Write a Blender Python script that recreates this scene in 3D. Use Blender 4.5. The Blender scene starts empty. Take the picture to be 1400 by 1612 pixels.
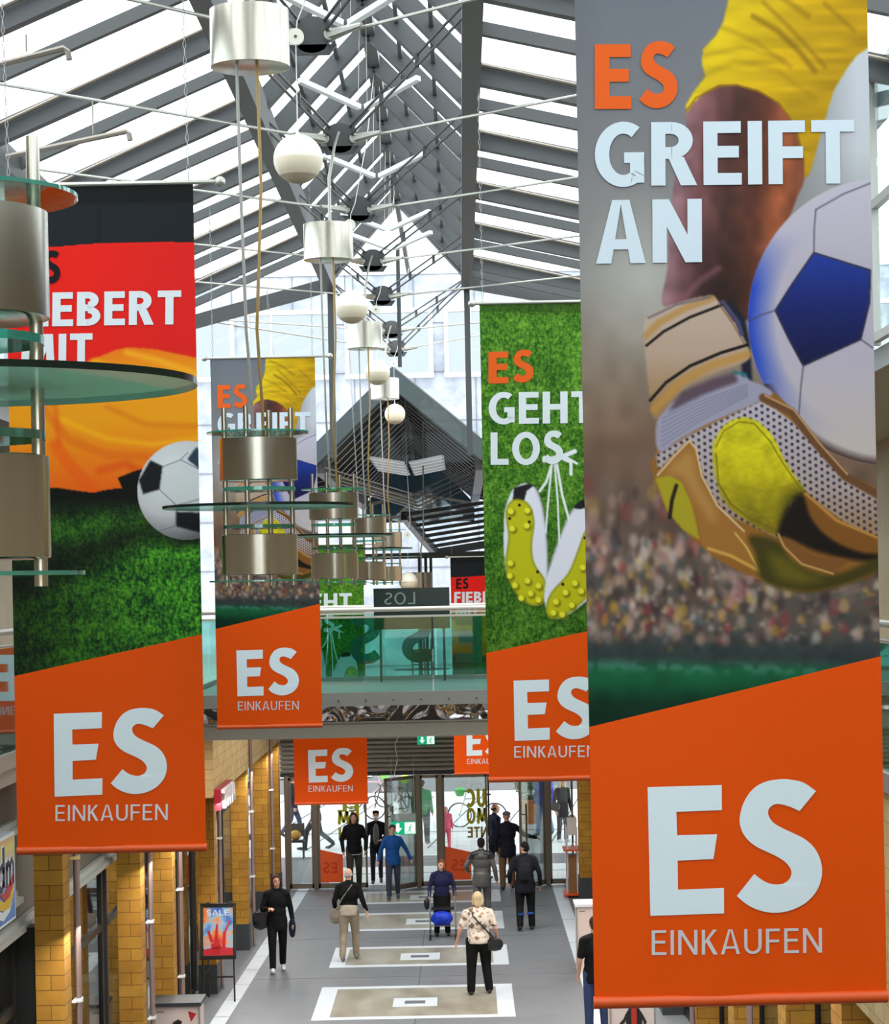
import bpy, bmesh, math, random
import numpy as np
from mathutils import Vector, Matrix
from mathutils.geometry import tessellate_polygon
R = random.Random(7)
SC = bpy.context.scene
COL = SC.collection
PI = math.pi

# ------------------------------------------------------------------ camera, sky, exposure
EYE = 6.9            # the camera stands on an upper level of the arcade
FPX = 3800.0         # focal length in pixels of the 1400 px wide frame
F0 = 2400.0          # the plan below is laid out for this length; depths are stretched by DEEP to suit the lens
DEEP = FPX / F0
YK = DEEP
PX0, PY0 = 725.0, 920.0
ROLL = 0.02
cam = bpy.data.cameras.new('camera')
cam.sensor_fit = 'HORIZONTAL'; cam.sensor_width = 36.0
cam.lens = FPX / 1400.0 * 36.0
cam.shift_x = (700.0 - PX0) / 1400.0
cam.shift_y = (PY0 - 806.0) / 1400.0
cam.clip_start = 0.1; cam.clip_end = 400
cam_o = bpy.data.objects.new('camera', cam); COL.objects.link(cam_o)
cam_o.location = (0, 0, EYE)
cam_o.rotation_euler = (Matrix.Rotation(PI / 2, 3, 'X') @ Matrix.Rotation(-ROLL, 3, 'Z')).to_euler()
SC.camera = cam_o

world = bpy.data.worlds.new('overcast_sky'); SC.world = world; world.use_nodes = True
wn, wl = world.node_tree.nodes, world.node_tree.links
bg = wn['Background']
tc = wn.new('ShaderNodeTexCoord'); sep = wn.new('ShaderNodeSeparateXYZ'); rmp = wn.new('ShaderNodeValToRGB')
nz = wn.new('ShaderNodeTexNoise'); nz.inputs['Scale'].default_value = 3.0; nz.inputs['Detail'].default_value = 4
mx = wn.new('ShaderNodeMix'); mx.data_type = 'RGBA'; mx.inputs[0].default_value = 0.12
wl.new(tc.outputs['Generated'], sep.inputs[0]); wl.new(sep.outputs['Z'], rmp.inputs[0])
rmp.color_ramp.elements[0].position = 0.0; rmp.color_ramp.elements[0].color = (0.93, 0.96, 1.0, 1)
rmp.color_ramp.elements[1].position = 0.6; rmp.color_ramp.elements[1].color = (0.97, 1.0, 1.0, 1)
wl.new(tc.outputs['Generated'], nz.inputs['Vector'])
wl.new(rmp.outputs[0], mx.inputs[6]); wl.new(nz.outputs['Fac'], mx.inputs[7]); wl.new(mx.outputs[2], bg.inputs[0])
bg.inputs['Strength'].default_value = 2.8
SUN = bpy.data.lights.new('soft_sun', 'SUN'); SUN.energy = 0.9; SUN.angle = math.radians(40); SUN.color = (1, 0.97, 0.92)
sun_o = bpy.data.objects.new('soft_sun', SUN); COL.objects.link(sun_o); sun_o.rotation_euler = (math.radians(38), 0, math.radians(-18))
SC.view_settings.view_transform = 'Standard'
SC.view_settings.look = 'None'
SC.view_settings.gamma = 1.0
SC.view_settings.use_curve_mapping = False
SC.view_settings.exposure = 0.22
try:
    SC.cycles.max_bounces = 8; SC.cycles.transparent_max_bounces = 24
    SC.cycles.caustics_reflective = False; SC.cycles.caustics_refractive = False
    SC.cycles.sample_clamp_indirect = 4.0
except Exception:
    pass

def Wp(px, py, Y):
    """The point at distance Y that the photograph shows at (px, py)."""
    a, b = px - PX0, py - PY0
    c, s = math.cos(ROLL), math.sin(ROLL)
    u, v = c * a - s * b, c * b + s * a
    return Vector((u * Y / F0, Y, EYE - v * Y / F0))

def Gp(px, py, z=0.0):
    a, b = px - PX0, py - PY0
    v = math.cos(ROLL) * b + math.sin(ROLL) * a
    p = Wp(px, py, (EYE - z) * F0 / v); p.y *= DEEP
    return p

# ------------------------------------------------------------------ colours and materials
def lin1(c):
    return c / 12.92 if c <= 0.04045 else ((c + 0.055) / 1.055) ** 2.4
def lin(rgb):
    return tuple(lin1(c / 255.0) for c in rgb)

MATS = {}
def mat(name, rgb, rough=0.5, metal=0.0, noise=0.0, nscale=8.0, bump=0.0, spec=0.5, aniso=0.0, rgb2=None, stretch=None, coat=0.0, emit=0.0):
    if name in MATS: return MATS[name]
    m = bpy.data.materials.new(name); m.use_nodes = True
    n, l = m.node_tree.nodes, m.node_tree.links
    b = n['Principled BSDF']
    c = lin(rgb)
    b.inputs['Base Color'].default_value = (*c, 1); b.inputs['Roughness'].default_value = rough
    b.inputs['Metallic'].default_value = metal; b.inputs['Specular IOR Level'].default_value = spec
    if aniso: b.inputs['Anisotropic'].default_value = aniso
    if coat: b.inputs['Coat Weight'].default_value = coat; b.inputs['Coat Roughness'].default_value = 0.05
    if emit: b.inputs['Emission Color'].default_value = (*c, 1); b.inputs['Emission Strength'].default_value = emit
    if noise or bump or rgb2:
        t = n.new('ShaderNodeTexCoord'); z = n.new('ShaderNodeTexNoise'); z.inputs['Scale'].default_value = nscale; z.inputs['Detail'].default_value = 5
        src = t.outputs['Object']
        if stretch:
            mp = n.new('ShaderNodeMapping'); mp.inputs['Scale'].default_value = stretch; l.new(src, mp.inputs[0]); src = mp.outputs[0]
        l.new(src, z.inputs['Vector'])
        if noise or rgb2:
            r = n.new('ShaderNodeValToRGB'); l.new(z.outputs['Fac'], r.inputs[0])
            d = lin(rgb2) if rgb2 else tuple(x * (1 - noise) for x in c)
            r.color_ramp.elements[0].position = 0.35; r.color_ramp.elements[0].color = (*d, 1)
            r.color_ramp.elements[1].position = 0.65; r.color_ramp.elements[1].color = (*(c if rgb2 else tuple(min(1, x * (1 + noise)) for x in c)), 1)
            l.new(r.outputs[0], b.inputs['Base Color'])
        if bump:
            u = n.new('ShaderNodeBump'); u.inputs['Strength'].default_value = bump; u.inputs['Distance'].default_value = 0.02
            l.new(z.outputs['Fac'], u.inputs['Height']); l.new(u.outputs[0], b.inputs['Normal'])
    MATS[name] = m
    return m

def glass(name, tint, refl=0.12, rough=0.02, body=0.0, body_rgb=None, fres=0.8):
    """A sheet of glass: lets light through with a tint, mirrors a little, may be part milky."""
    if name in MATS: return MATS[name]
    m = bpy.data.materials.new(name); m.use_nodes = True
    n, l = m.node_tree.nodes, m.node_tree.links; n.clear()
    o = n.new('ShaderNodeOutputMaterial'); t = n.new('ShaderNodeBsdfTransparent'); t.inputs[0].default_value = (*tint, 1)
    g = n.new('ShaderNodeBsdfGlossy'); g.inputs['Roughness'].default_value = rough; g.inputs[0].default_value = (0.95, 1, 1, 1)
    f = n.new('ShaderNodeFresnel'); f.inputs[0].default_value = 1.5
    mu = n.new('ShaderNodeMath'); mu.operation = 'MULTIPLY_ADD'; mu.inputs[1].default_value = fres; mu.inputs[2].default_value = refl
    l.new(f.outputs[0], mu.inputs[0]); mu.use_clamp = True
    x = n.new('ShaderNodeMixShader'); l.new(mu.outputs[0], x.inputs[0])
    base = t.outputs[0]
    if body:
        d = n.new('ShaderNodeBsdfDiffuse'); d.inputs[0].default_value = (*lin(body_rgb), 1)
        tr = n.new('ShaderNodeBsdfTranslucent'); tr.inputs[0].default_value = (*lin(body_rgb), 1)
        q = n.new('ShaderNodeMixShader'); q.inputs[0].default_value = 0.5; l.new(d.outputs[0], q.inputs[1]); l.new(tr.outputs[0], q.inputs[2])
        y = n.new('ShaderNodeMixShader'); y.inputs[0].default_value = body; l.new(t.outputs[0], y.inputs[1]); l.new(q.outputs[0], y.inputs[2])
        base = y.outputs[0]
    l.new(base, x.inputs[1]); l.new(g.outputs[0], x.inputs[2]); l.new(x.outputs[0], o.inputs[0])
    MATS[name] = m
    return m

def brick_mat(name, c1, c2, mortar, bw=0.33, rh=0.155):
    m = bpy.data.materials.new(name); m.use_nodes = True
    n, l = m.node_tree.nodes, m.node_tree.links; b = n['Principled BSDF']; b.inputs['Roughness'].default_value = 0.85
    g = n.new('ShaderNodeNewGeometry'); s = n.new('ShaderNodeSeparateXYZ'); a = n.new('ShaderNodeMath'); a.operation = 'ADD'
    c = n.new('ShaderNodeCombineXYZ'); t = n.new('ShaderNodeTexBrick')
    l.new(g.outputs['Position'], s.inputs[0]); l.new(s.outputs[0], a.inputs[0]); l.new(s.outputs[1], a.inputs[1])
    l.new(a.outputs[0], c.inputs[0]); l.new(s.outputs[2], c.inputs[1]); l.new(c.outputs[0], t.inputs['Vector'])
    t.inputs['Scale'].default_value = 1.0; t.inputs['Brick Width'].default_value = bw; t.inputs['Row Height'].default_value = rh
    t.inputs['Mortar Size'].default_value = 0.005; t.inputs['Mortar Smooth'].default_value = 0.2; t.inputs['Bias'].default_value = -0.1
    t.inputs['Color1'].default_value = (*lin(c1), 1); t.inputs['Color2'].default_value = (*lin(c2), 1); t.inputs['Mortar'].default_value = (*lin(mortar), 1)
    z = n.new('ShaderNodeTexNoise'); z.inputs['Scale'].default_value = 5; z.inputs['Detail'].default_value = 6; l.new(g.outputs['Position'], z.inputs['Vector'])
    x = n.new('ShaderNodeMix'); x.data_type = 'RGBA'; x.blend_type = 'OVERLAY'; x.inputs[0].default_value = 0.35
    l.new(t.outputs['Color'], x.inputs[6]); l.new(z.outputs['Fac'], x.inputs[7]); l.new(x.outputs[2], b.inputs['Base Color'])
    u = n.new('ShaderNodeBump'); u.inputs['Strength'].default_value = 0.5; u.inputs['Distance'].default_value = 0.01; u.invert = True
    l.new(t.outputs['Fac'], u.inputs['Height']); l.new(u.outputs[0], b.inputs['Normal'])
    MATS[name] = m
    return m

def attr_mat(name, rough=0.6):
    m = bpy.data.materials.new(name); m.use_nodes = True
    n, l = m.node_tree.nodes, m.node_tree.links; b = n['Principled BSDF']; b.inputs['Roughness'].default_value = rough
    b.inputs['Specular IOR Level'].default_value = 0.15
    a = n.new('ShaderNodeAttribute'); a.attribute_name = 'Col'; l.new(a.outputs['Color'], b.inputs['Base Color'])
    MATS[name] = m
    return m

steel = mat('painted_steel', (82, 84, 86), 0.45, 0.0, spec=0.4)
steel_dk = mat('dark_steel', (78, 80, 82), 0.45)
teal_dk = mat('dark_fascia', (62, 74, 78), 0.8)
rod_m = mat('galvanised_rod', (190, 188, 180), 0.35, 0.7)
chrome = mat('brushed_steel', (206, 198, 184), 0.2, 1.0, aniso=0.5)
_tg = chrome.node_tree.nodes.new('ShaderNodeTangent'); _tg.direction_type = 'RADIAL'; _tg.axis = 'Z'
chrome.node_tree.links.new(_tg.outputs[0], chrome.node_tree.nodes['Principled BSDF'].inputs['Tangent'])
mirror = mat('polished_steel', (200, 190, 185), 0.06, 1.0)
pane_m = glass('roof_glass', (0.92, 0.98, 0.99), 0.03, fres=0.2)
clear_m = glass('window_glass', (0.9, 0.95, 0.94), 0.06)
shop_m = glass('shop_glass', (0.62, 0.62, 0.56), 0.10)
rail_m = glass('balustrade_glass', (0.60, 0.86, 0.80), 0.10)
disc_m = glass('lamp_glass', (0.78, 0.95, 0.90), 0.10)
frost_m = glass('frosted_lamp_glass', (0.55, 0.80, 0.72), 0.08, body=0.62, body_rgb=(160, 196, 182), fres=0.15)
edge_m = glass('glass_edge', (0.15, 0.7, 0.6), 0.15, body=0.5, body_rgb=(60, 200, 175))
dkedge_m = mat('dark_glass_edge', (16, 30, 26), 0.15)
black_m = mat('black_frame', (22, 20, 20), 0.45)
alu_m = mat('aluminium', (170, 168, 162), 0.38, 0.6)
bronze_m = mat('bronze_frame', (120, 108, 94), 0.4, 0.5)
white_m = mat('white_paint', (235, 238, 240), 0.45)
brick_m = brick_mat('golden_brick', (196, 142, 48), (176, 120, 36), (120, 80, 26))
cream_m = brick_mat('cream_brick', (226, 194, 138), (214, 180, 124), (186, 150, 98), 0.42, 0.17)
mauve_m = mat('mauve_pipe', (158, 134, 128), 0.4, 0.3)
orange_m = mat('banner_orange', (222, 84, 18), 0.5)
globe_m = mat('globe_white', (240, 236, 222), 0.35)
globe2_m = mat('globe_beige', (226, 214, 190), 0.4)
globe3_m = mat('globe_base', (188, 174, 150), 0.45)

# ------------------------------------------------------------------ mesh collecting
class MB:
    def __init__(s): s.v = []; s.f = []; s.k = []; s.m = 0
    def add(s, vs, fs):
        o = len(s.v); s.v += [tuple(x) for x in vs]
        for f in fs: s.f.append([i + o for i in f]); s.k.append(s.m)
        return s
    def box(s, x0, y0, z0, x1, y1, z1):
        if x0 > x1: x0, x1 = x1, x0
        if y0 > y1: y0, y1 = y1, y0
        if z0 > z1: z0, z1 = z1, z0
        v = [(x0, y0, z0), (x1, y0, z0), (x1, y1, z0), (x0, y1, z0), (x0, y0, z1), (x1, y0, z1), (x1, y1, z1), (x0, y1, z1)]
        return s.add(v, [(0, 3, 2, 1), (4, 5, 6, 7), (0, 1, 5, 4), (1, 2, 6, 5), (2, 3, 7, 6), (3, 0, 4, 7)])
    def bar(s, p, q, w, h, up=(0, 0, 1)):
        p, q = Vector(p), Vector(q); d = (q - p).normalized(); up = Vector(up)
        sd = d.cross(up)
        if sd.length < 1e-4: sd = d.cross(Vector((0, 1, 0)))
        sd.normalize(); up = sd.cross(d)
        a, b = sd * w / 2, up * h / 2
        v = [p - a - b, p + a - b, p + a + b, p - a + b, q - a - b, q + a - b, q + a + b, q - a + b]
        return s.add(v, [(0, 3, 2, 1), (4, 5, 6, 7), (0, 1, 5, 4), (1, 2, 6, 5), (2, 3, 7, 6), (3, 0, 4, 7)])
    def tube(s, pts, r, n=8, closed=False, caps=True):
        pts = [Vector(p) for p in pts]; N = len(pts); rs = r if isinstance(r, (list, tuple)) else [r] * N
        vs = []; ref = None
        for i, p in enumerate(pts):
            a = pts[i - 1] if (i > 0 or closed) else p
            b = pts[(i + 1) % N] if (i < N - 1 or closed) else p
            d = (b - a).normalized()
            if ref is None: ref = d.orthogonal().normalized()
            ref = (ref - d * ref.dot(d)).normalized(); bn = d.cross(ref)
            vs += [p + (ref * math.cos(2 * PI * k / n) + bn * math.sin(2 * PI * k / n)) * rs[i] for k in range(n)]
        fs = []
        for i in range(N if closed else N - 1):
            j = (i + 1) % N
            for k in range(n):
                k2 = (k + 1) % n; fs.append((i * n + k, i * n + k2, j * n + k2, j * n + k))
        if caps and not closed: fs += [tuple(range(n - 1, -1, -1)), tuple((N - 1) * n + k for k in range(n))]
        return s.add(vs, fs)
    def lathe(s, prof, c=(0, 0, 0), n=32, close=False):
        c = Vector(c); vs = []; fs = []; N = len(prof)
        for r, z in prof: vs += [c + Vector((r * math.cos(2 * PI * k / n), r * math.sin(2 * PI * k / n), z)) for k in range(n)]
        for i in range(N if close else N - 1):
            j = (i + 1) % N
            for k in range(n):
                k2 = (k + 1) % n; fs.append((i * n + k, i * n + k2, j * n + k2, j * n + k))
        if not close:
            if prof[0][0] > 1e-6: fs.append(tuple(range(n - 1, -1, -1)))
            if prof[-1][0] > 1e-6: fs.append(tuple((N - 1) * n + k for k in range(n)))
        return s.add(vs, fs)
    def ell(s, c, r, n=16, k=10, M=None):
        c = Vector(c); r = (r, r, r) if not isinstance(r, (tuple, list)) else r
        vs = [Vector((0, 0, -r[2]))]; fs = []
        for i in range(1, k):
            t = -PI / 2 + PI * i / k
            vs += [Vector((r[0] * math.cos(t) * math.cos(2 * PI * j / n), r[1] * math.cos(t) * math.sin(2 * PI * j / n), r[2] * math.sin(t))) for j in range(n)]
        vs.append(Vector((0, 0, r[2]))); L = len(vs) - 1
        for j in range(n):
            j2 = (j + 1) % n
            fs.append((0, 1 + j2, 1 + j)); fs.append((L, L - n + j, L - n + j2))
            for i in range(k - 2): fs.append((1 + i * n + j, 1 + i * n + j2, 1 + (i + 1) * n + j2, 1 + (i + 1) * n + j))
        if M is not None: vs = [M @ v for v in vs]
        return s.add([v + c for v in vs], fs)
    def limb(s, p, r0, q, r1, n=12, flat=1.0):
        """A tapered capsule; flat squeezes it front to back (y)."""
        p, q = Vector(p), Vector(q); d = q - p; L = d.length or 1e-6; d = d / L
        a = d.orthogonal().normalized(); b = d.cross(a); pts = []
        for t in (-1.0, -0.7, -0.35, 0): pts.append((p + d * (r0 * t), r0 * math.sqrt(max(0.0, 1 - t * t))))
        for t in (0, 0.35, 0.7, 1.0): pts.append((q + d * (r1 * t), r1 * math.sqrt(max(0.0, 1 - t * t))))
        vs = []; fs = []
        for o, r in pts:
            r = max(r, 1e-4)
            for k in range(n):
                e = (a * math.cos(2 * PI * k / n) + b * math.sin(2 * PI * k / n)) * r
                vs.append(o + Vector((e.x, e.y * flat, e.z)))
        N = len(pts)
        for i in range(N - 1):
            for k in range(n):
                k2 = (k + 1) % n; fs.append((i * n + k, i * n + k2, (i + 1) * n + k2, (i + 1) * n + k))
        fs += [tuple(range(n - 1, -1, -1)), tuple((N - 1) * n + k for k in range(n))]
        return s.add(vs, fs)
    def prism(s, pts, d):
        """A flat outline given real thickness d."""
        pts = [Vector(p) for p in pts]; d = Vector(d); n = len(pts)
        tri = tessellate_polygon([pts])
        vs = pts + [p + d for p in pts]
        fs = [tuple(t) for t in tri] + [tuple(n + i for i in reversed(t)) for t in tri] + [(i, (i + 1) % n, n + (i + 1) % n, n + i) for i in range(n)]
        return s.add(vs, fs)
    def sheet(s, pts):
        pts = [Vector(p) for p in pts]
        return s.add(pts, [tuple(t) for t in tessellate_polygon([pts])])
    def xf(s, M):
        s.v = [tuple(M @ Vector(p)) for p in s.v]; return s

def obj(name, mb, mats, parent=None, kind=None, smooth=False, local=False, fixn=True, sharp=35):
    me = bpy.data.meshes.new(name)
    vs = mb.v if local or YK == 1 else [(a, b * YK, c) for a, b, c in mb.v]
    if parent is not None and not local:
        o = parent
        off = Vector((0, 0, 0))
        while o is not None: off += o.location; o = o.parent
        vs = [(a - off.x, b - off.y, c - off.z) for a, b, c in vs]
    me.from_pydata(vs, [], mb.f); me.update()
    for m in (mats if isinstance(mats, (list, tuple)) else [mats]): me.materials.append(m)
    if any(mb.k): me.polygons.foreach_set('material_index', mb.k)
    if fixn:
        b = bmesh.new(); b.from_mesh(me); bmesh.ops.recalc_face_normals(b, faces=b.faces); b.to_mesh(me); b.free()
    if smooth:
        me.polygons.foreach_set('use_smooth', [True] * len(me.polygons))
        try: me.set_sharp_from_angle(angle=math.radians(sharp))
        except Exception: pass
    ob = bpy.data.objects.new(name, me); COL.objects.link(ob)
    if parent is not None: ob.parent = parent
    if kind: ob['kind'] = kind
    return ob

def tag(o, label, cat, group=None):
    o['label'] = label; o['category'] = cat
    if group: o['group'] = group
    return o

def thing(name, label, cat, loc=(0, 0, 0), group=None, rz=0.0):
    o = bpy.data.objects.new(name, None); COL.objects.link(o); o.location = (loc[0], loc[1] * YK, loc[2]); o.rotation_euler = (0, 0, rz); o.empty_display_size = 0.1
    return tag(o, label, cat, group)

def dup(root, loc, label, rz=None, group=None):
    def cp(o, par):
        c = o.copy(); COL.objects.link(c)
        if par is not None: c.parent = par
        for ch in o.children: cp(ch, c)
        return c
    r = cp(root, None); r.location = (loc[0], loc[1] * YK, loc[2])
    if rz is not None: r.rotation_euler = (0, 0, rz)
    r['label'] = label
    if group: r['group'] = group
    return r

TRIM = [0]
def trim(mb, m, smooth=False):
    TRIM[0] += 1
    return obj('trim_%d' % TRIM[0], mb, m, kind='structure', smooth=smooth)
WIN = [0]
def window(mb, m):
    WIN[0] += 1
    return obj('window_%d' % WIN[0], mb, m, kind='structure')

# ------------------------------------------------------------------ lettering (cap height 1, bold or light strokes)
ES_E = [(277, 768), (543, 762), (543, 852), (380, 857), (382, 941), (526, 938), (512, 1027), (384, 1032), (385, 1136), (549, 1131), (549, 1222), (286, 1230)]
ES_S = [(883, 787), (840, 757), (800, 746), (755, 743), (700, 752), (655, 778), (622, 825), (607, 880), (612, 920), (632, 955), (665, 983), (705, 1003), (740, 1020), (772, 1042), (791, 1070),
        (788, 1095), (772, 1112), (750, 1120), (720, 1118), (690, 1106), (658, 1082), (595, 1160), (630, 1190), (675, 1212), (730, 1222), (790, 1213), (845, 1185), (885, 1140), (902, 1085), (897, 1035),
        (875, 990), (840, 958), (800, 937), (760, 918), (728, 898), (711, 872), (712, 850), (728, 835), (752, 832), (788, 842), (823, 858)]
def _norm(p, x0, y0, y1): return [((x - x0) / (y1 - y0), (y1 - y) / (y1 - y0)) for x, y in p]
def _round(p, n=4):                                 # an open run of points made into a smooth curve
    o = []; N = len(p)
    for i in range(N - 1):
        a, b, c, d = p[max(i - 1, 0)], p[i], p[i + 1], p[min(i + 2, N - 1)]
        for j in range(n):
            t = j / n
            o.append(tuple(.5 * (2 * b[q] + (c[q] - a[q]) * t + (2 * a[q] - 5 * b[q] + 4 * c[q] - d[q]) * t * t + (3 * b[q] - a[q] - 3 * c[q] + d[q]) * t ** 3) for q in (0, 1)))
    return o + [p[-1]]
ES_S = _round(ES_S[:21]) + _round(ES_S[21:])
LOGO_E = _norm(ES_E, 277, 765, 1227); LOGO_S = _norm(ES_S, 277, 765, 1227); LOGO_W = (902 - 277) / 462.0

def ring(cx, cy, rx, ry, a0, a1, t, n=18):
    a0, a1 = math.radians(a0), math.radians(a1)
    o = [(cx + rx * math.cos(a0 + (a1 - a0) * i / n), cy + ry * math.sin(a0 + (a1 - a0) * i / n)) for i in range(n + 1)]
    q = [(cx + (rx - t) * math.cos(a0 + (a1 - a0) * i / n), cy + (ry - t * .92) * math.sin(a0 + (a1 - a0) * i / n)) for i in range(n, -1, -1)]
    return [[o[i], o[i + 1], q[n - i - 1], q[n - i]] for i in range(n)]
def rc(x0, y0, x1, y1): return [(x0, y0), (x1, y0), (x1, y1), (x0, y1)]
def glyph(c, t):
    h = t * 0.9
    if c == 'E': return [rc(0, 0, t, 1), rc(t, 0, .55, h), rc(t, 1 - h, .54, 1), rc(t, .5 - h / 2 + .02, .51, .5 + h / 2 + .02)], .55
    if c == 'F': return [rc(0, 0, t, 1), rc(t, 1 - h, .53, 1), rc(t, .5 - h / 2, .5, .5 + h / 2)], .53
    if c == 'L': return [rc(0, 0, t, 1), rc(t, 0, .52, h)], .52
    if c == 'I': return [rc(0, 0, t, 1)], t
    if c == 'T': return [rc(.31 - t / 2, 0, .31 + t / 2, 1 - h), rc(0, 1 - h, .62, 1)], .62
    if c == 'H': return [rc(0, 0, t, 1), rc(.68 - t, 0, .68, 1), rc(t, .52 - h / 2, .68 - t, .52 + h / 2)], .68
    if c == 'N': return [rc(0, 0, t, 1), rc(.72 - t, 0, .72, 1), [(0, 1), (t * 1.15, 1), (.72, 0), (.72 - t * 1.15, 0)]], .72
    if c == 'M': return [[(0, 0), (t, 0), (t + .07, 1), (.06, 1)], [(.94, 0), (.94 - t, 0), (.87 - t, 1), (.88, 1)], [(.06, 1), (.06 + t * 1.2, 1), (.47 + t * .45, .12), (.47 - t * .45, .12)], [(.88, 1), (.88 - t * 1.2, 1), (.47 - t * .45, .12), (.47 + t * .45, .12)]], .94
    if c == 'A': return [[(0, 0), (t * 1.05, 0), (.36 + t * .05, 1), (.36 - t * .6, 1)], [(.72, 0), (.72 - t * 1.05, 0), (.36 - t * .05, 1), (.36 + t * .6, 1)], rc(.17, .22, .55, .22 + h * .85)], .72
    if c == 'K': return [rc(0, 0, t, 1), [(t, .42), (t, .42 + t * 1.1), (.42, 1), (.42 + t * 1.25, 1)], [(t * 1.1, .56), (t * 1.9, .7), (.60, 0), (.60 - t * 1.3, 0)]], .56
    if c == 'U': return [rc(0, .32, t, 1), rc(.66 - t, .32, .66, 1)] + ring(.33, .33, .33, .345, 180, 360, t), .66
    if c == 'O': return ring(.4, .5, .4, .515, 0, 360, t, 36), .8
    if c == 'C': return ring(.4, .5, .4, .515, 50, 310, t, 30), .66
    if c == 'G': return ring(.41, .5, .41, .515, 55, 318, t, 30) + [rc(.71 - t, .05, .71, .53), rc(.42, .53 - h * .9, .71, .53)], .72
    if c == 'D': return [rc(0, 0, t, 1)] + ring(.22, .5, .48, .5, -90, 90, t, 18) + [rc(t, 0, .24, h), rc(t, 1 - h, .24, 1)], .7
    if c == 'R': return [rc(0, 0, t, 1), rc(t, 1 - h, .3, 1), rc(t, .42, .3, .42 + h)] + ring(.29, .71, .31, .29, -90, 90, t, 14) + [[(.24, .45), (.24 + t * 1.1, .45), (.66, 0), (.66 - t * 1.15, 0)]], .66
    if c == 'B': return [rc(0, 0, t, 1), rc(t, 1 - h, .3, 1), rc(t, .5 - h / 2 + .03, .3, .5 + h / 2 + .03), rc(t, 0, .3, h)] + ring(.29, .755, .28, .245, -90, 90, t, 14) + ring(.29, .285, .33, .285, -90, 90, t, 14), .62
    if c == 'S':
        if t > .15: return [[((x - (595 - 277) / 462.0) * .86, y) for x, y in LOGO_S]], .58
        return ring(.27, .755, .27, .25, 35, 270, t, 18) + ring(.27, .255, .29, .26, -145, 90, t, 18), .57
    if c == ' ': return [], .3
    return [], .4
def lettering(s, t=.2, gap=.09):
    out = []; x = 0.0
    for i, c in enumerate(s):
        g, w = glyph(c, t)
        out += [[(px + x, py) for px, py in p] for p in g]; x += w + gap
    return out, x - gap

# ------------------------------------------------------------------ printed banners: artwork is worked out as colours of a fine mesh
def blur(a, r):
    r = int(round(r))
    if r < 1: return a
    for ax in (0, 1):
        p = [(0, 0)] * a.ndim; p[ax] = (r + 1, r)
        c = np.cumsum(np.pad(a, p, mode='edge'), axis=ax); n = a.shape[ax]
        a = (np.take(c, range(2 * r + 1, 2 * r + 1 + n), axis=ax) - np.take(c, range(0, n), axis=ax)) / (2 * r + 1)
    return a
def vnoise(h, w, sy, sx, rs):
    gy, gx = int(h / sy) + 3, int(w / sx) + 3
    g = rs.rand(gy, gx); y = np.arange(h) / sy; x = np.arange(w) / sx
    yi, xi = y.astype(int), x.astype(int); fy, fx = (y - yi)[:, None], (x - xi)[None, :]
    fy = fy * fy * (3 - 2 * fy); fx = fx * fx * (3 - 2 * fx)
    a = g[np.ix_(yi, xi)]; b = g[np.ix_(yi, xi + 1)]; c = g[np.ix_(yi + 1, xi)]; d = g[np.ix_(yi + 1, xi + 1)]
    return a * (1 - fy) * (1 - fx) + b * (1 - fy) * fx + c * fy * (1 - fx) + d * fy * fx

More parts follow.
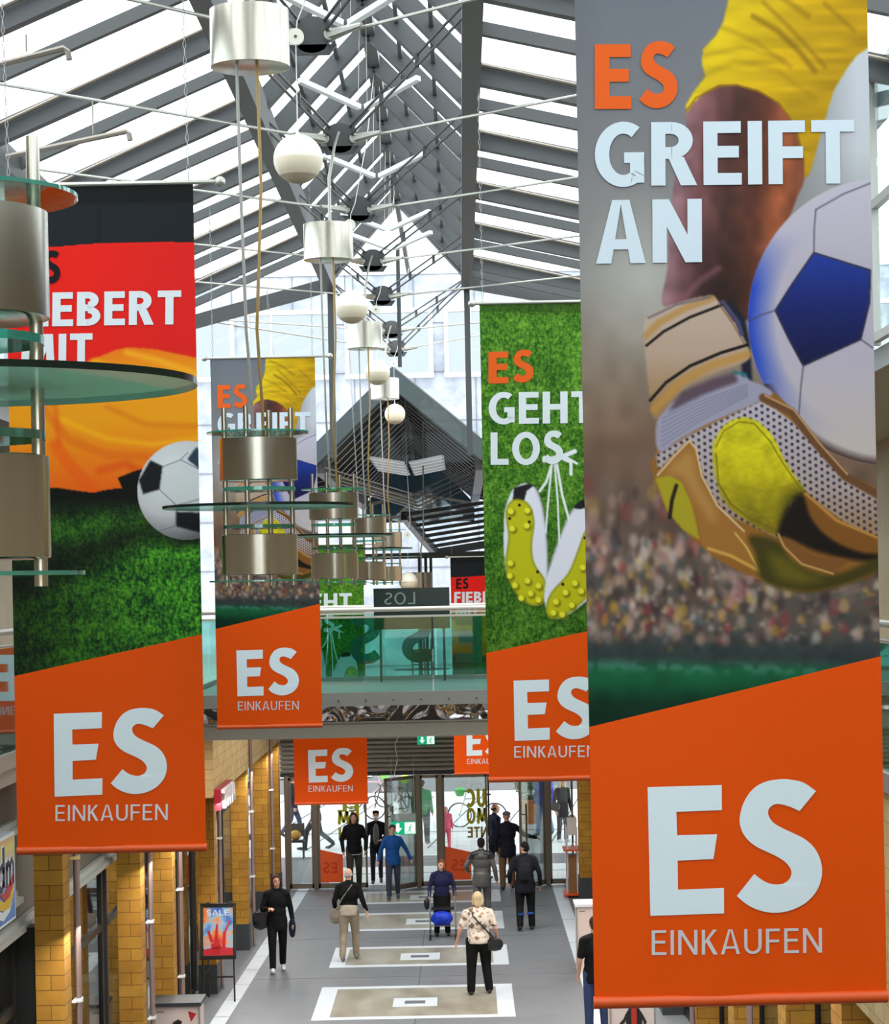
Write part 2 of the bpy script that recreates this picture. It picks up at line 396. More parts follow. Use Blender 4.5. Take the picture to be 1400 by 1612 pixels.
class Art:
    """Paints in the pixel frame in which the print was measured: corners tl, tr, bl, br."""
    def __init__(s, tl, tr, bl, br, w, seed):
        s.c = [np.array(p, float) for p in (tl, tr, bl, br)]
        s.w = w; s.h = int(w * 3.515); s.rs = np.random.RandomState(seed)
        s.u, s.v = np.meshgrid(np.linspace(0, 1, s.w), np.linspace(0, 1, s.h))
        P = lambda i: (s.c[0][i] * (1 - s.u) + s.c[1][i] * s.u) * (1 - s.v) + (s.c[2][i] * (1 - s.u) + s.c[3][i] * s.u) * s.v
        s.x, s.y = P(0), P(1); s.px = (s.c[1][0] - s.c[0][0]) / w
        s.img = np.zeros((s.h, s.w, 3))
    def uv(s, x, y):
        u, v = .5, .5; c = s.c
        for _ in range(12):
            l = c[0] * (1 - v) + c[2] * v; r = c[1] * (1 - v) + c[3] * v
            u = (x - l[0]) / (r[0] - l[0])
            t = c[0] * (1 - u) + c[1] * u; b = c[2] * (1 - u) + c[3] * u
            v = (y - t[1]) / (b[1] - t[1])
        return u, v
    def mask(s, pts, soft=0):
        m = np.zeros((s.h, s.w), bool); n = len(pts)
        for i in range(n):
            (x0, y0), (x1, y1) = pts[i], pts[(i + 1) % n]
            if y0 == y1: continue
            k = (y0 > s.y) != (y1 > s.y)
            m ^= k & (s.x < (x1 - x0) * (s.y - y0) / (y1 - y0) + x0)
        return blur(m.astype(float), soft / s.px) if soft else m.astype(float)
    def put(s, m, col):
        col = np.array(col, float)
        s.img = s.img * (1 - m[..., None]) + (col if col.ndim == 3 else col[None, None, :]) * m[..., None]
    def poly(s, pts, col, soft=0, a=1.0): m = s.mask(smooth(pts) if len(pts) > 7 else pts, soft) * a; s.put(m, col); return m
    def line(s, pts, w, col, soft=1, a=1.0):
        d = np.full((s.h, s.w), 1e9)
        for (x0, y0), (x1, y1) in zip(pts, pts[1:]):
            L = (x1 - x0) ** 2 + (y1 - y0) ** 2 + 1e-9
            t = np.clip(((s.x - x0) * (x1 - x0) + (s.y - y0) * (y1 - y0)) / L, 0, 1)
            d = np.minimum(d, np.hypot(s.x - x0 - t * (x1 - x0), s.y - y0 - t * (y1 - y0)))
        s.put(np.clip((w / 2 - d) / max(soft, .3) + .5, 0, 1) * a, col)
    def disc(s, c, r, col, soft=1, a=1.0):
        d = np.hypot((s.x - c[0]), (s.y - c[1]))
        m = np.clip((r - d) / max(soft, .3) + .5, 0, 1) * a; s.put(m, col); return m
    def ramp(s, stops, t=None):
        t = s.y if t is None else t
        xs = [k for k, _ in stops]
        return np.stack([np.interp(t, xs, [c[i] for _, c in stops]) for i in range(3)], -1)
    def noise(s, sy, sx): return vnoise(s.h, s.w, max(1, sy / s.px), max(1, sx / s.px), s.rs)
def smooth(p, n=4):
    o = []; N = len(p)
    for i in range(N):
        a, b, c, d = [np.array(p[(i + k - 1) % N], float) for k in range(4)]
        for j in range(n):
            t = j / n
            o.append(tuple(.5 * (2 * b + (c - a) * t + (2 * a - 5 * b + 4 * c - d) * t * t + (3 * b - a - 3 * c + d) * t ** 3)))
    return o

def texts_to_polys(A, items):
    """Letters as outlines in banner (u, v) with a colour each."""
    out = []
    for s, x0, *rest in items:
        if s != 'PATCH': x1, yb0, yb1, h, t, col, gap = rest
        if s == 'PATCH':                              # the orange foot, in small fields that follow the cloth
            q = [np.array(A.uv(*p)) for p in x0]; N = 20
            g = lambda i, j: tuple((q[0] * (1 - i / N) + q[1] * i / N) * (1 - j / N) + (q[3] * (1 - i / N) + q[2] * i / N) * j / N)
            for i in range(N):
                for j in range(N): out.append(([g(i, j), g(i + 1, j), g(i + 1, j + 1), g(i, j + 1)], ORANGE))
            continue
        if s == 'LOGO': polys, w = [LOGO_E, LOGO_S], LOGO_W
        else: polys, w = lettering(s, t, gap)
        for p in polys:
            q = []
            for a, b in p:
                f = a / w; q.append(A.uv(x0 + (x1 - x0) * f, yb0 + (yb1 - yb0) * f - b * h))
            out.append((q, col))
    return out

WHITE = (212, 222, 230); ORANGE = (234, 82, 2)
def grass(A, base, lo, hi, sc=1.0):
    n = .42 * A.noise(4.5 * sc, 2.0 * sc) + .34 * A.noise(2.2 * sc, 3.6 * sc) + .22 * A.noise(9 * sc, 7 * sc) + .22 * A.noise(30 * sc, 34 * sc)
    n = np.clip((n - .34) / .55, 0, 1)[..., None]
    return np.array(lo) * (1 - n) + np.array(hi) * n

def art_greift():
    A = Art((904, -43), (1388, -57), (938, 1583), (1400, 1562), 290, 3)
    A.img = A.ramp([(-60, (104, 108, 118)), (200, (120, 120, 124)), (430, (146, 143, 140)), (560, (138, 124, 112)), (690, (118, 92, 76)), (830, (92, 74, 64)), (990, (84, 76, 72)), (1035, (52, 66, 62)), (1052, (24, 92, 60)), (1078, (10, 78, 46)), (1110, (2, 44, 28)), (1160, (0, 36, 24))])
    A.put(np.clip(1 - np.hypot((A.x - 1020) / 110, (A.y - 440) / 150), 0, 1) * .75, (184, 182, 176))
    A.put(np.clip((A.x - 1250) / 120, 0, 1) * np.clip((430 - A.y) / 200, 0, 1), (190, 194, 202))
    A.put(np.clip((960 - A.x) / 60, 0, 1) * np.clip((700 - A.y) / 900, 0, 1) * .3, (80, 82, 90))
    n = A.noise(30, 24)
    A.img *= (1 + (n - .5)[..., None] * .22 * np.clip((A.y - 420) / 300, 0, 1)[..., None])
    pal = [(196, 170, 150), (150, 120, 104), (60, 46, 42), (210, 196, 186), (150, 50, 54), (190, 150, 60), (60, 80, 84), (92, 70, 60), (176, 140, 120), (46, 40, 44), (204, 160, 160), (120, 104, 100)]
    for y0, y1, cnt, r0, a in ((760, 900, 170, 12, .30), (840, 1010, 620, 8, .5), (930, 1025, 300, 5, .5)):
        for _ in range(cnt):
            cx, cy = A.rs.uniform(910, 1400), A.rs.uniform(y0, y1); r = A.rs.uniform(.5, 1.2) * r0
            j0 = max(0, int((cx - 930 - 4 * r) / A.px)); j1 = int((cx - 900 + 4 * r) / A.px) + 6; i0 = max(0, int((cy + 20 - 4 * r) / A.px)); i1 = int((cy + 70 + 4 * r) / A.px) + 6
            sl = (slice(i0, i1), slice(j0, j1))
            d = np.hypot(A.x[sl] - cx, (A.y[sl] - cy) / 1.5)
            m = (np.clip((r - d) / (r * .6) + .3, 0, 1) * a)[..., None]
            A.img[sl] = A.img[sl] * (1 - m) + np.array(pal[A.rs.randint(len(pal))]) * m
    A.put(np.clip((A.y - 985) / 40, 0, 1) * np.clip((1050 - A.y) / 20, 0, 1) * (.3 + .5 * A.noise(14, 10)), (40, 48, 52))
    A.put(np.clip(1 - abs(A.y - 1050) / 14, 0, 1) * (A.noise(10, 12) > .5) * .5, (90, 140, 130))
    cm = np.clip((A.y - 740) / 60, 0, 1)[..., None]; A.img = A.img * (1 - cm * .75) + blur(A.img, 2) * cm * .75
    # arm, then sleeve
    arm = [(1092, 160), (1088, 214), (1070, 275), (1060, 357), (1057, 420), (1057, 490), (1190, 500), (1204, 440), (1236, 375), (1254, 343), (1271, 303), (1283, 272), (1290, 200), (1240, 150), (1160, 120)]
    m = A.mask(smooth(arm), 2)
    t = np.clip((A.x - (1090 - .12 * (A.y - 170))) / 190, 0, 1)
    c = A.ramp([(0, (142, 104, 112)), (.18, (120, 78, 80)), (.42, (74, 46, 42)), (.68, (92, 50, 38)), (.88, (156, 84, 52)), (1, (120, 66, 44))], t)
    dk = np.clip((A.y - 330) / 150, 0, 1)[..., None] * np.clip(1.4 - abs(A.x - 1140) / 60, 0, 1)[..., None]
    c = c * (1 - .45 * dk) * (1 + .25 * (A.noise(20, 14) - .5)[..., None])
    A.put(m, c)
    A.line([(1080, 470), (1110, 440), (1140, 420)], 10, (130, 80, 96), 8, .6)
    slv = [(1160, -70), (1158, 0), (1150, 32), (1137, 55), (1117, 74), (1114, 96), (1120, 118), (1101, 142), (1088, 163), (1089, 177), (1099, 161), (1118, 143), (1143, 131), (1171, 130), (1207, 139), (1239, 157), (1257, 178), (1271, 204), (1281, 243), (1282, 276), (1290, 270), (1307, 214), (1318, 178), (1332, 136), (1353, 103), (1369, 82), (1392, 68), (1400, -70)]
    m = A.mask(slv, 1)
    t = (A.x - 1090) * .75 + A.y * .35
    c = A.ramp([(0, (206, 180, 60)), (60, (214, 182, 22)), (150, (196, 156, 12)), (240, (176, 136, 8)), (330, (150, 116, 8))], t) * (1 + .22 * (A.noise(9, 60) - .5)[..., None])
    A.put(m, c)
    for p, w, a in (([(1200, 22), (1240, 44), (1275, 76), (1300, 106)], 7, .75), ([(1217, 0), (1255, 34), (1292, 72), (1318, 100)], 4, .6), ([(1318, 0), (1345, 24), (1366, 42)], 5, .5), ([(1110, 120), (1170, 92), (1240, 108), (1300, 150)], 8, .22), ([(1150, 40), (1200, 60), (1260, 100)], 6, .35), ([(1120, 85), (1180, 70), (1250, 90)], 4, .3), ([(1180, -40), (1230, -20), (1290, 20)], 8, .5)):
        A.line(p, w, (104, 76, 10), 9, a * .85)
    A.line([(1089, 172), (1104, 152), (1143, 133), (1171, 131), (1207, 140), (1241, 158), (1262, 186), (1281, 250)], 3, (140, 100, 6), 2, .8)
    # ball
    m = A.disc((1414, 500), 226, (176, 168, 184), 2)
    d = np.hypot(A.x - 1414, A.y - 500) / 226
    A.put(m * np.clip((d - .80) / .2, 0, 1) * np.clip((A.y - 360) / 90, 0, 1) * np.clip((690 - A.y) / 100, 0, 1), (30, 62, 180))
    A.put(m * np.clip((A.y - 560) / 160, 0, 1) * .7, (196, 182, 166)); A.put(m * np.clip((d - .93) / .07, 0, 1) * (A.y > 600), (60, 42, 40))
    A.put(m * np.clip((420 - A.y) / 160, 0, 1) * .4, (206, 206, 222))
    pent = [(1296, 393), (1388, 419), (1386, 470), (1371, 528), (1277, 571), (1254, 530), (1232, 485), (1262, 440)]
    mm = A.mask(pent, 1.5); A.put(mm, A.ramp([(390, (30, 56, 150)), (470, (20, 34, 104)), (570, (10, 16, 58))]))
    A.line(pent + [pent[0]], 3, (28, 24, 40), 2, .8)
    for p in ([(1296, 393), (1297, 355), (1300, 325)], [(1232, 485), (1210, 492), (1188, 503)], [(1277, 571), (1272, 610), (1269, 648)], [(1371, 528), (1390, 541)], [(1300, 325), (1345, 300), (1390, 282)]):
        A.line(p, 2.4, (70, 66, 90), 2, .8)
    c7 = lambda q: [(900 + x / 2.8, 430 + y / 2.8) for x, y in q]
    A.line(c7([(720, 140), (770, 200), (790, 300), (800, 470)]), 16, (24, 26, 44), 6)
    A.line(c7([(740, 430), (790, 440), (800, 470)]), 5, (40, 110, 130), 4)
    # glove
    A.poly(c7([(395, 630), (388, 780), (362, 840), (380, 920), (430, 1040), (500, 1125), (600, 1212), (700, 1282), (850, 1342), (1000, 1386), (1100, 1390), (1250, 1350), (1390, 1270), (1390, 950), (1250, 880), (1100, 720), (1000, 590), (915, 515), (780, 480), (600, 520)]), (140, 92, 34), 1.5)
    mesh = c7([(385, 800), (530, 715), (700, 630), (860, 555), (930, 590), (1010, 650), (1100, 745), (1230, 870), (1390, 965), (1390, 1150), (1250, 1092), (1060, 960), (930, 1160), (800, 1100), (700, 1060), (640, 980), (600, 900), (560, 770), (470, 800), (395, 880)])
    m = A.mask(mesh, 1.5); A.put(m, A.ramp([(640, (178, 170, 182)), (760, (168, 152, 150)), (840, (150, 118, 86))]))
    gx, gy = (A.x - 900) * .86 + (A.y - 430) * .5, (A.y - 430) * .86 - (A.x - 900) * .5
    row = np.floor(gy / 9.0); hx = (gx + (row % 2) * 5.5) % 11 - 5.5; hy = gy % 9.0 - 4.5
    A.put(m * np.clip((3.4 - np.hypot(hx, hy)) / 1.6, 0, 1), (52, 38, 56))
    A.poly(c7([(395, 625), (500, 545), (640, 480), (740, 440), (830, 470), (915, 515), (860, 555), (640, 650), (500, 725), (395, 785)]), (150, 146, 168), 2)
    for k in range(7): A.line(c7([(410, 640 + k * 20), (560, 570 + k * 15), (800, 480 + k * 9)]), 1.6, (104, 100, 124), 1.5, .6)
    A.poly(c7([(500, 520), (640, 460), (740, 430), (760, 470), (600, 530), (440, 610)]), (88, 70, 84), 3)
    A.line(c7([(870, 540), (1000, 600), (1110, 740), (1240, 880), (1390, 960)]), 13, (104, 68, 40), 4); A.line(c7([(880, 530), (1010, 590), (1120, 730), (1250, 870)]), 3, (180, 140, 96), 2)
    A.poly(c7([(380, 905), (440, 888), (500, 915), (545, 1010), (580, 1175), (500, 1125), (430, 1040)]), (162, 148, 30), 2)
    A.line(c7([(475, 935), (455, 1000), (445, 1075)]), 6, (28, 22, 12), 3)
    A.poly(c7([(385, 890), (450, 810), (525, 740), (560, 765), (590, 900), (660, 1025), (780, 1130), (860, 1305), (720, 1250), (600, 1212), (570, 1090), (520, 960), (470, 895)]), (152, 102, 44), 2)
    A.poly(c7([(430, 880), (520, 790), (550, 800), (580, 930), (650, 1040), (640, 1100), (570, 1000), (500, 890)]), (176, 132, 72), 8, .8)
    A.line(c7([(390, 890), (470, 800), (535, 735), (565, 770), (590, 890), (660, 1020), (780, 1130)]), 3, (206, 178, 140), 2)
    A.line(c7([(620, 1210), (720, 1240), (850, 1305)]), 5, (196, 150, 70), 3); A.line(c7([(740, 1140), (790, 1200), (845, 1300)]), 3, (206, 164, 90), 2)
    pad = c7([(640, 770), (655, 720), (690, 670), (740, 638), (800, 630), (860, 655), (920, 720), (965, 810), (1010, 880), (1060, 955), (990, 1000), (965, 1100), (930, 1142), (860, 1120), (780, 1075), (700, 1010), (655, 910)])
    m = A.mask(smooth(pad), 1.5); A.put(m, A.ramp([(640, (206, 196, 26)), (740, (186, 172, 16)), (840, (120, 104, 14))]) * (1 + .2 * (A.noise(22, 16) - .5)[..., None] + .12 * (A.noise(5, 7) - .5)[..., None]))
    A.put(m * np.clip(1 - np.hypot((A.x - 1270) / 46, (A.y - 800) / 50), 0, 1), (26, 22, 8))
    A.line(c7([(655, 760), (690, 690), (760, 648), (830, 655), (900, 730), (960, 830), (1040, 940)]), 2, (110, 100, 20), 1.5, .9)
    A.line(c7([(655, 790), (665, 920), (720, 1010), (800, 1070), (930, 1125)]), 2, (100, 90, 20), 1.5, .9)
    A.poly(c7([(930, 1140), (985, 1010), (1050, 960), (1120, 1050), (1230, 1130), (1390, 1180), (1390, 1250), (1250, 1245), (1100, 1210), (985, 1160)]), (22, 14, 8), 5)
    A.poly(c7([(1055, 950), (1110, 1000), (1200, 1085), (1390, 1150), (1390, 1215), (1290, 1210), (1160, 1150), (1080, 1060)]), (124, 78, 28), 4)
    A.line(c7([(1060, 960), (1200, 1075), (1390, 1150)]), 4, (186, 130, 60), 3)
    A.poly(c7([(800, 1150), (930, 1170), (1010, 1265), (1180, 1315), (1390, 1235), (1390, 1290), (1250, 1352), (1100, 1391), (1000, 1386), (860, 1345), (830, 1230)]), (62, 56, 14), 5)
    A.poly(c7([(880, 1215), (960, 1240), (1060, 1310), (1160, 1330), (1050, 1362), (930, 1340)]), (110, 98, 22), 9, .7)
    A.poly(c7([(940, 1150), (1000, 1170), (1100, 1230), (1260, 1250), (1180, 1312), (1040, 1272), (970, 1200)]), (122, 78, 36), 3)
    A.line(c7([(935, 1140), (960, 1195), (1040, 1270), (1180, 1310)]), 3, (190, 146, 90), 2)
    # wrist strap
    st = c7([(332, 300), (345, 190), (480, 130), (625, 95), (675, 122), (740, 210), (805, 320), (795, 380), (640, 440), (500, 515), (390, 640), (360, 570)])
    m = A.mask(smooth(st), 1.5); A.put(m, A.ramp([(460, (186, 166, 152)), (560, (176, 150, 132)), (640, (150, 118, 78))]))
    A.line(c7([(340, 275), (400, 215), (520, 150), (640, 105)]), 11, (176, 132, 70), 5, .8); A.line(c7([(352, 195), (480, 135), (630, 100)]), 4, (90, 84, 100), 3, .7)
    A.line(c7([(375, 600), (500, 475), (640, 400), (800, 350)]), 13, (182, 132, 62), 6, .8)
    A.line(c7([(342, 318), (420, 255), (540, 190), (690, 132)]), 4.5, (20, 14, 12), 1.5); A.line(c7([(358, 560), (430, 480), (540, 405), (680, 345), (800, 308)]), 5, (20, 14, 12), 1.5)
    A.line(c7([(672, 130), (735, 215), (785, 300)]), 2, (120, 90, 60), 2); A.line(c7([(690, 120), (760, 210), (775, 260)]), 7, (70, 66, 100), 3)
    T = texts_to_polys(A, [('PATCH', [(929.2, 1147.5), (1397.1, 1026.5), (1400, 1562), (938, 1583)]), ('ES', 938, 1075, 172, 170, 102, .22, (226, 94, 30), .12), ('GREIFT', 938, 1364, 294, 283, 100, .205, (206, 219, 230), .09), ('AN', 940, 1113, 416, 411, 100, .21, (206, 219, 230), .10),
                           ('LOGO', 1022, 1299, 1442, 1434, 203, 0, (226, 240, 248), 0), ('EINKAUFEN', 1028, 1298, 1505, 1495, 39, .125, (214, 206, 210), .16)])
    return A, T

def art_fiebert():
    A = Art((7, 296), (302, 293), (38, 1336), (330, 1331), 220, 5)
    A.img[:] = (13, 14, 16)
    A.put(((A.y > 322) & (A.y < 400)).astype(float), (22, 27, 32)); A.put(np.clip(1 - abs(A.x - 155) / 6, 0, 1) * (A.y > 330) * .6, (10, 12, 14))
    A.put(A.mask([(-9, 392), (60, 390), (100, 388), (140, 385), (200, 383), (260, 383), (330, 385), (340, 700), (-9, 700)], .6), (222, 26, 16))
    A.put((A.y > 386) * np.clip((A.x - 150) / 120, 0, 1) * .6, (206, 28, 28))
    fl = [(0, 600), (50, 597), (102, 583), (154, 563), (184, 551), (205, 547), (246, 551), (307, 564), (340, 570), (340, 740), (240, 736), (218, 740), (188, 752), (196, 768), (175, 770), (150, 775), (132, 773), (113, 770), (92, 767), (40, 766), (0, 766)]
    m = A.mask(fl, 1)
    A.put(m, A.ramp([(545, (224, 110, 14)), (580, (228, 140, 14)), (660, (226, 148, 12)), (740, (226, 110, 10)), (775, (222, 92, 10))]))
    for p, w, c, a in (([(60, 630), (110, 690), (170, 715), (240, 720)], 14, (214, 96, 8), .6), ([(150, 570), (200, 590), (260, 600), (320, 610)], 12, (236, 160, 20), .8), ([(100, 660), (170, 690), (240, 700), (320, 690)], 8, (236, 166, 14), .8),
                       ([(200, 555), (250, 568), (310, 590)], 9, (240, 168, 30), .8), ([(170, 640), (230, 668), (310, 672)], 8, (206, 108, 8), .6), ([(90, 700), (120, 740), (150, 770)], 20, (228, 84, 6), .6), ([(160, 740), (200, 730), (220, 740)], 12, (212, 70, 10), .6), ([(60, 600), (90, 640), (96, 700)], 8, (216, 84, 6), .6)):
        A.line(p, w, c, 8, a); 
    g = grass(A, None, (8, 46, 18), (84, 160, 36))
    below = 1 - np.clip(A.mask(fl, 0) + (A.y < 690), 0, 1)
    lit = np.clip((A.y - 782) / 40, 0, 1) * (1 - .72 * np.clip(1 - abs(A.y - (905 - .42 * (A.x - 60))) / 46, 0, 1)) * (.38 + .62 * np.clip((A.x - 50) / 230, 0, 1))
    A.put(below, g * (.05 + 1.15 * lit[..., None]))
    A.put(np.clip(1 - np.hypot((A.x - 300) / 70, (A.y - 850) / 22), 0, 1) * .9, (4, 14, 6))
    m = A.disc((296, 772), 77, (200, 204, 208), 1.5)
    d = np.hypot(A.x - 270, A.y - 745) / 110
    A.put(m, A.ramp([(0, (214, 218, 224)), (.6, (190, 190, 192)), (1, (92, 92, 98)), (1.3, (60, 60, 64))], d))
    q = lambda z: [(x / 2.931, 450 + y / 2.931) for x, y in z]
    A.put(A.mask(q([(648, 895), (700, 805), (757, 832), (742, 938), (668, 960)]), 1) * m, (20, 20, 24))
    A.put(A.mask(q([(868, 800), (905, 750), (990, 740), (990, 880), (920, 845)]), 1) * m, (40, 56, 74))
    A.put(A.mask(q([(818, 1042), (990, 1050), (990, 1150), (900, 1130), (818, 1108)]), 1) * m, (16, 16, 18))
    A.put(A.mask(q([(755, 838), (838, 805), (920, 850), (990, 900), (925, 985), (820, 1010), (745, 940)]), 1) * m * .8, (196, 200, 202))
    for z in ([(757, 834), (838, 803), (925, 850)], [(742, 940), (820, 1012), (925, 985)], [(820, 1012), (815, 1105)], [(815, 1108), (740, 1130)], [(838, 803), (870, 770)]): A.line(q(z), 1.4, (110, 112, 118), 1)
    T = texts_to_polys(A, [('PATCH', [(29.7, 1061.5), (320.9, 997.4), (330, 1331), (38, 1336)]), ('ES', 37, 96, 447, 447, 50, .2, (16, 14, 18), .12), ('FIEBERT', 28, 285, 514, 512, 53, .215, (214, 220, 226), .10), ('MIT', 35, 147, 579, 578, 53, .21, (214, 220, 226), .10),
                           ('LOGO', 92, 268, 1250, 1248, 130, 0, (226, 238, 244), 0), ('EINKAUFEN', 96, 270, 1289, 1288, 25, .125, (224, 216, 220), .16)])
    return A, T

def art_geht():
    A = Art((755, 480), (966, 474), (768, 1229), (981, 1220), 200, 9)
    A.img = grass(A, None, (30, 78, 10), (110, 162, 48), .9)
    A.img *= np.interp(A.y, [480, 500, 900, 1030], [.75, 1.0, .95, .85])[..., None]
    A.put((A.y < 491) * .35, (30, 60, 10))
    q = lambda z: [(740 + x / 2.015, 450 + y / 2.015) for x, y in z]
    def boot(o, heel, sole, studs, holes):
        A.poly([(x + 3, y + 4) for x, y in q(o)], (20, 50, 10), 5, .6)
        A.poly(q(o), (222, 222, 234), 1); A.line(q(o[2:7]), 3, (170, 166, 184), 4, .6)
        A.poly(q(heel), (26, 26, 30), 1)
        m = A.mask(smooth(q(sole)), 1); A.put(m, (188, 184, 18)); A.line(smooth(q(sole)), 3, (128, 130, 10), 3, .7)
        for x, y in studs: A.disc(q([(x + 4, y + 5)])[0], 6, (110, 108, 8), 4, .8); A.disc(q([(x, y)])[0], 4.6, (228, 222, 50), 2)
        for x, y in holes: A.disc(q([(x, y)])[0], 2.4, (24, 24, 10), 1)
    boot([(135, 645), (170, 625), (205, 640), (225, 690), (238, 770), (243, 860), (243, 960), (225, 1008), (180, 1005), (130, 950), (108, 880), (106, 740), (118, 680)],
         [(138, 640), (185, 626), (200, 632), (178, 650), (170, 680), (134, 680)],
         [(118, 700), (145, 677), (185, 695), (200, 750), (192, 820), (200, 880), (232, 930), (238, 980), (215, 1010), (175, 1003), (135, 960), (112, 890), (122, 800), (115, 740)],
         [(128, 715), (180, 712), (132, 770), (178, 760), (126, 880), (124, 920), (180, 935), (140, 950), (190, 975), (160, 990), (215, 950), (215, 995)], [(155, 695), (124, 738), (186, 748), (212, 906)])
    boot([(235, 1010), (234, 960), (250, 890), (285, 790), (318, 715), (350, 690), (395, 690), (425, 760), (420, 880), (380, 980), (300, 1045), (255, 1050)],
         [(325, 700), (350, 676), (385, 680), (380, 700), (340, 705)],
         [(240, 1030), (255, 975), (310, 910), (340, 840), (365, 775), (400, 765), (425, 800), (415, 900), (370, 980), (300, 1040), (258, 1052)],
         [(270, 1000), (300, 970), (262, 1035), (330, 940), (350, 965), (320, 1010), (355, 890), (392, 850), (395, 920), (290, 1040)], [(292, 944), (362, 796), (404, 800)])
    for z, w in (([(262, 550), (240, 620), (219, 650)], 4), ([(258, 560), (246, 680), (238, 780)], 3), ([(266, 556), (276, 680), (281, 815)], 3), ([(272, 556), (290, 660), (312, 740)], 4), ([(234, 552), (262, 545), (300, 535), (330, 522)], 7), ([(290, 545), (318, 556), (318, 595)], 5), ([(300, 540), (336, 560)], 4), ([(236, 545), (262, 558)], 8)):
        A.line(q(z), w, (226, 230, 236), 1.5)
    T = texts_to_polys(A, [('PATCH', [(764.5, 1029.2), (976.5, 979.2), (981, 1220), (768, 1229)]), ('ES', 769, 840, 604, 602, 50, .22, (222, 92, 28), .12), ('GEHT', 769, 934, 668, 664, 50, .2, (214, 222, 226), .10), ('LOS', 772, 886, 732, 730, 51, .2, (214, 222, 226), .10),
                           ('LOGO', 807, 938, 1166, 1162, 95, 0, (226, 238, 244), 0), ('EINKAUFEN', 808, 937, 1193, 1189, 18, .13, (224, 216, 220), .16)])
    return A, T

print_m = attr_mat('printed_fabric', 0.55)
BW, BH = 1.25, 1.25 * 3.515
def ripple(u, v):
    return 0.006 * math.sin(7 * u + 2 * v) * v + 0.004 * math.sin(19 * u + 3) * max(0, v - .9) * 10
def fabric_mesh(name, A, T):
    h, w = A.h, A.w
    uu, vv = A.u.ravel(), A.v.ravel()
    yy = .006 * np.sin(7 * uu + 2 * vv) * vv + .04 * np.sin(19 * uu + 3) * np.clip(vv - .9, 0, 1)
    verts = [np.stack([uu * BW, yy, -vv * BH], 1)]
    srgb = np.clip(A.img.reshape(-1, 3), 0, 255) / 255.0
    cols = [np.where(srgb <= .04045, srgb / 12.92, ((srgb + .055) / 1.055) ** 2.4)]
    idx = np.arange(h * w).reshape(h, w)
    quads = np.stack([idx[:-1, :-1], idx[1:, :-1], idx[1:, 1:], idx[:-1, 1:]], -1).reshape(-1, 4)
    faces = quads.tolist(); n = h * w; lv = []; lc = []
    for p, c in T:
        pts = [Vector((u * BW, 0, -v * BH)) for u, v in p]
        for tri in tessellate_polygon([pts]): faces.append([n + i for i in tri])
        for (u, v), q in zip(p, pts):
            lv.append((q.x, .006 * math.sin(7 * u + 2 * v) * v + .04 * math.sin(19 * u + 3) * max(0, v - .9) - (.0055 if c != ORANGE else .0012), q.z)); lc.append(lin(c))
        n += len(p)
    # the back of the cloth, printed the same way round for those who come from the other side
    verts = np.concatenate(verts + ([np.array(lv)] if lv else []))
    cols = np.concatenate(cols + ([np.array(lc)] if lc else []))
    me = bpy.data.meshes.new(name); me.from_pydata(verts.tolist(), [], faces); me.update()
    a = me.color_attributes.new('Col', 'FLOAT_COLOR', 'POINT')
    a.data.foreach_set('color', np.concatenate([cols, np.ones((len(cols), 1))], 1).astype(np.float32).ravel())
    me.materials.append(print_m); me.polygons.foreach_set('use_smooth', [True] * len(me.polygons))
    return me
chain_m = mat('chain', (150, 150, 148), 0.35, 0.9)
def make_banner(me, label, rail, ext=(.05, .16)):
    root = thing('hanging_banner', label, 'banner', (0, 0, 0), None)
    f = bpy.data.objects.new('fabric', me); COL.objects.link(f); f.parent = root
    b = MB(); b.tube([(-ext[0], 0, .014), (BW + ext[1], 0, .014)], .016, 10)
    tr = obj('top_rail', b, rail, root, smooth=True, local=True)
    for x in (-ext[0] - .02, BW + ext[1] + .02):
        k = MB(); k.ell((x, 0, .014), (.036, .036, .036), 12, 8); obj('end_knob', k, rail, root, smooth=True, local=True)
    b = MB(); b.tube([(-.004, .008, -BH), (BW + .004, .008, -BH)], .027, 12); obj('bottom_rail', b, orange_m, root, smooth=True, local=True)
    b = MB(); b.box(.003, .004, -BH - .0, BW - .003, .006, -BH + .22); 
    return root
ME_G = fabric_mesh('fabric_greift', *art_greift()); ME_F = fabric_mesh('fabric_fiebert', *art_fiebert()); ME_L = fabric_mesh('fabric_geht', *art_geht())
def place_banner(me, d, xl, ytop, label, rail=rod_m, rot=0.0):
    r = make_banner(me, label, rail); p = Wp(xl, ytop, d); r.location = (p.x, p.y * YK, p.z); r.rotation_euler = (0, 0, rot)
    for x in (.03, BW - .03):                        # chains up to the nearest rafter
        wx_ = p.x + x
        if d < 27:
            ry = min(-.3 + 1.028 * 23, -.3 + 1.028 * round((d + .3) / 1.028)); rz = 11.7 - .225 * max(0, -1.93 - wx_, wx_ - .19) - .02
        else: ry, rz = d, (11.7 if d < 28 else 9.35)
        q = Vector((x, (ry - d) * YK, rz - p.z)); q0 = Vector((x, 0, .028)); L = (q - q0).length; n = int(L / .05); c = MB()
        for k in range(n):
            o = q0.lerp(q, (k + .5) / n); f = k % 2
            c.tube([(o.x + .010 * math.cos(t) * f, o.y + .010 * math.cos(t) * (1 - f), o.z + .029 * math.sin(t)) for t in [j * PI / 3 for j in range(6)]], .003, 4, closed=True)
        c.tube([q - Vector((0, 0, .32)), q], .004, 5); obj('chain', c, chain_m, r, local=True)
    return r
place_banner(ME_G, 6.5, 904, -43, 'large banner of a goalkeeper glove clutching a ball, reading ES GREIFT AN, nearest the camera', rot=.012)
place_banner(ME_F, 10.1, 7, 296, 'banner with black, red and gold cloth above a football, beside the left balcony')
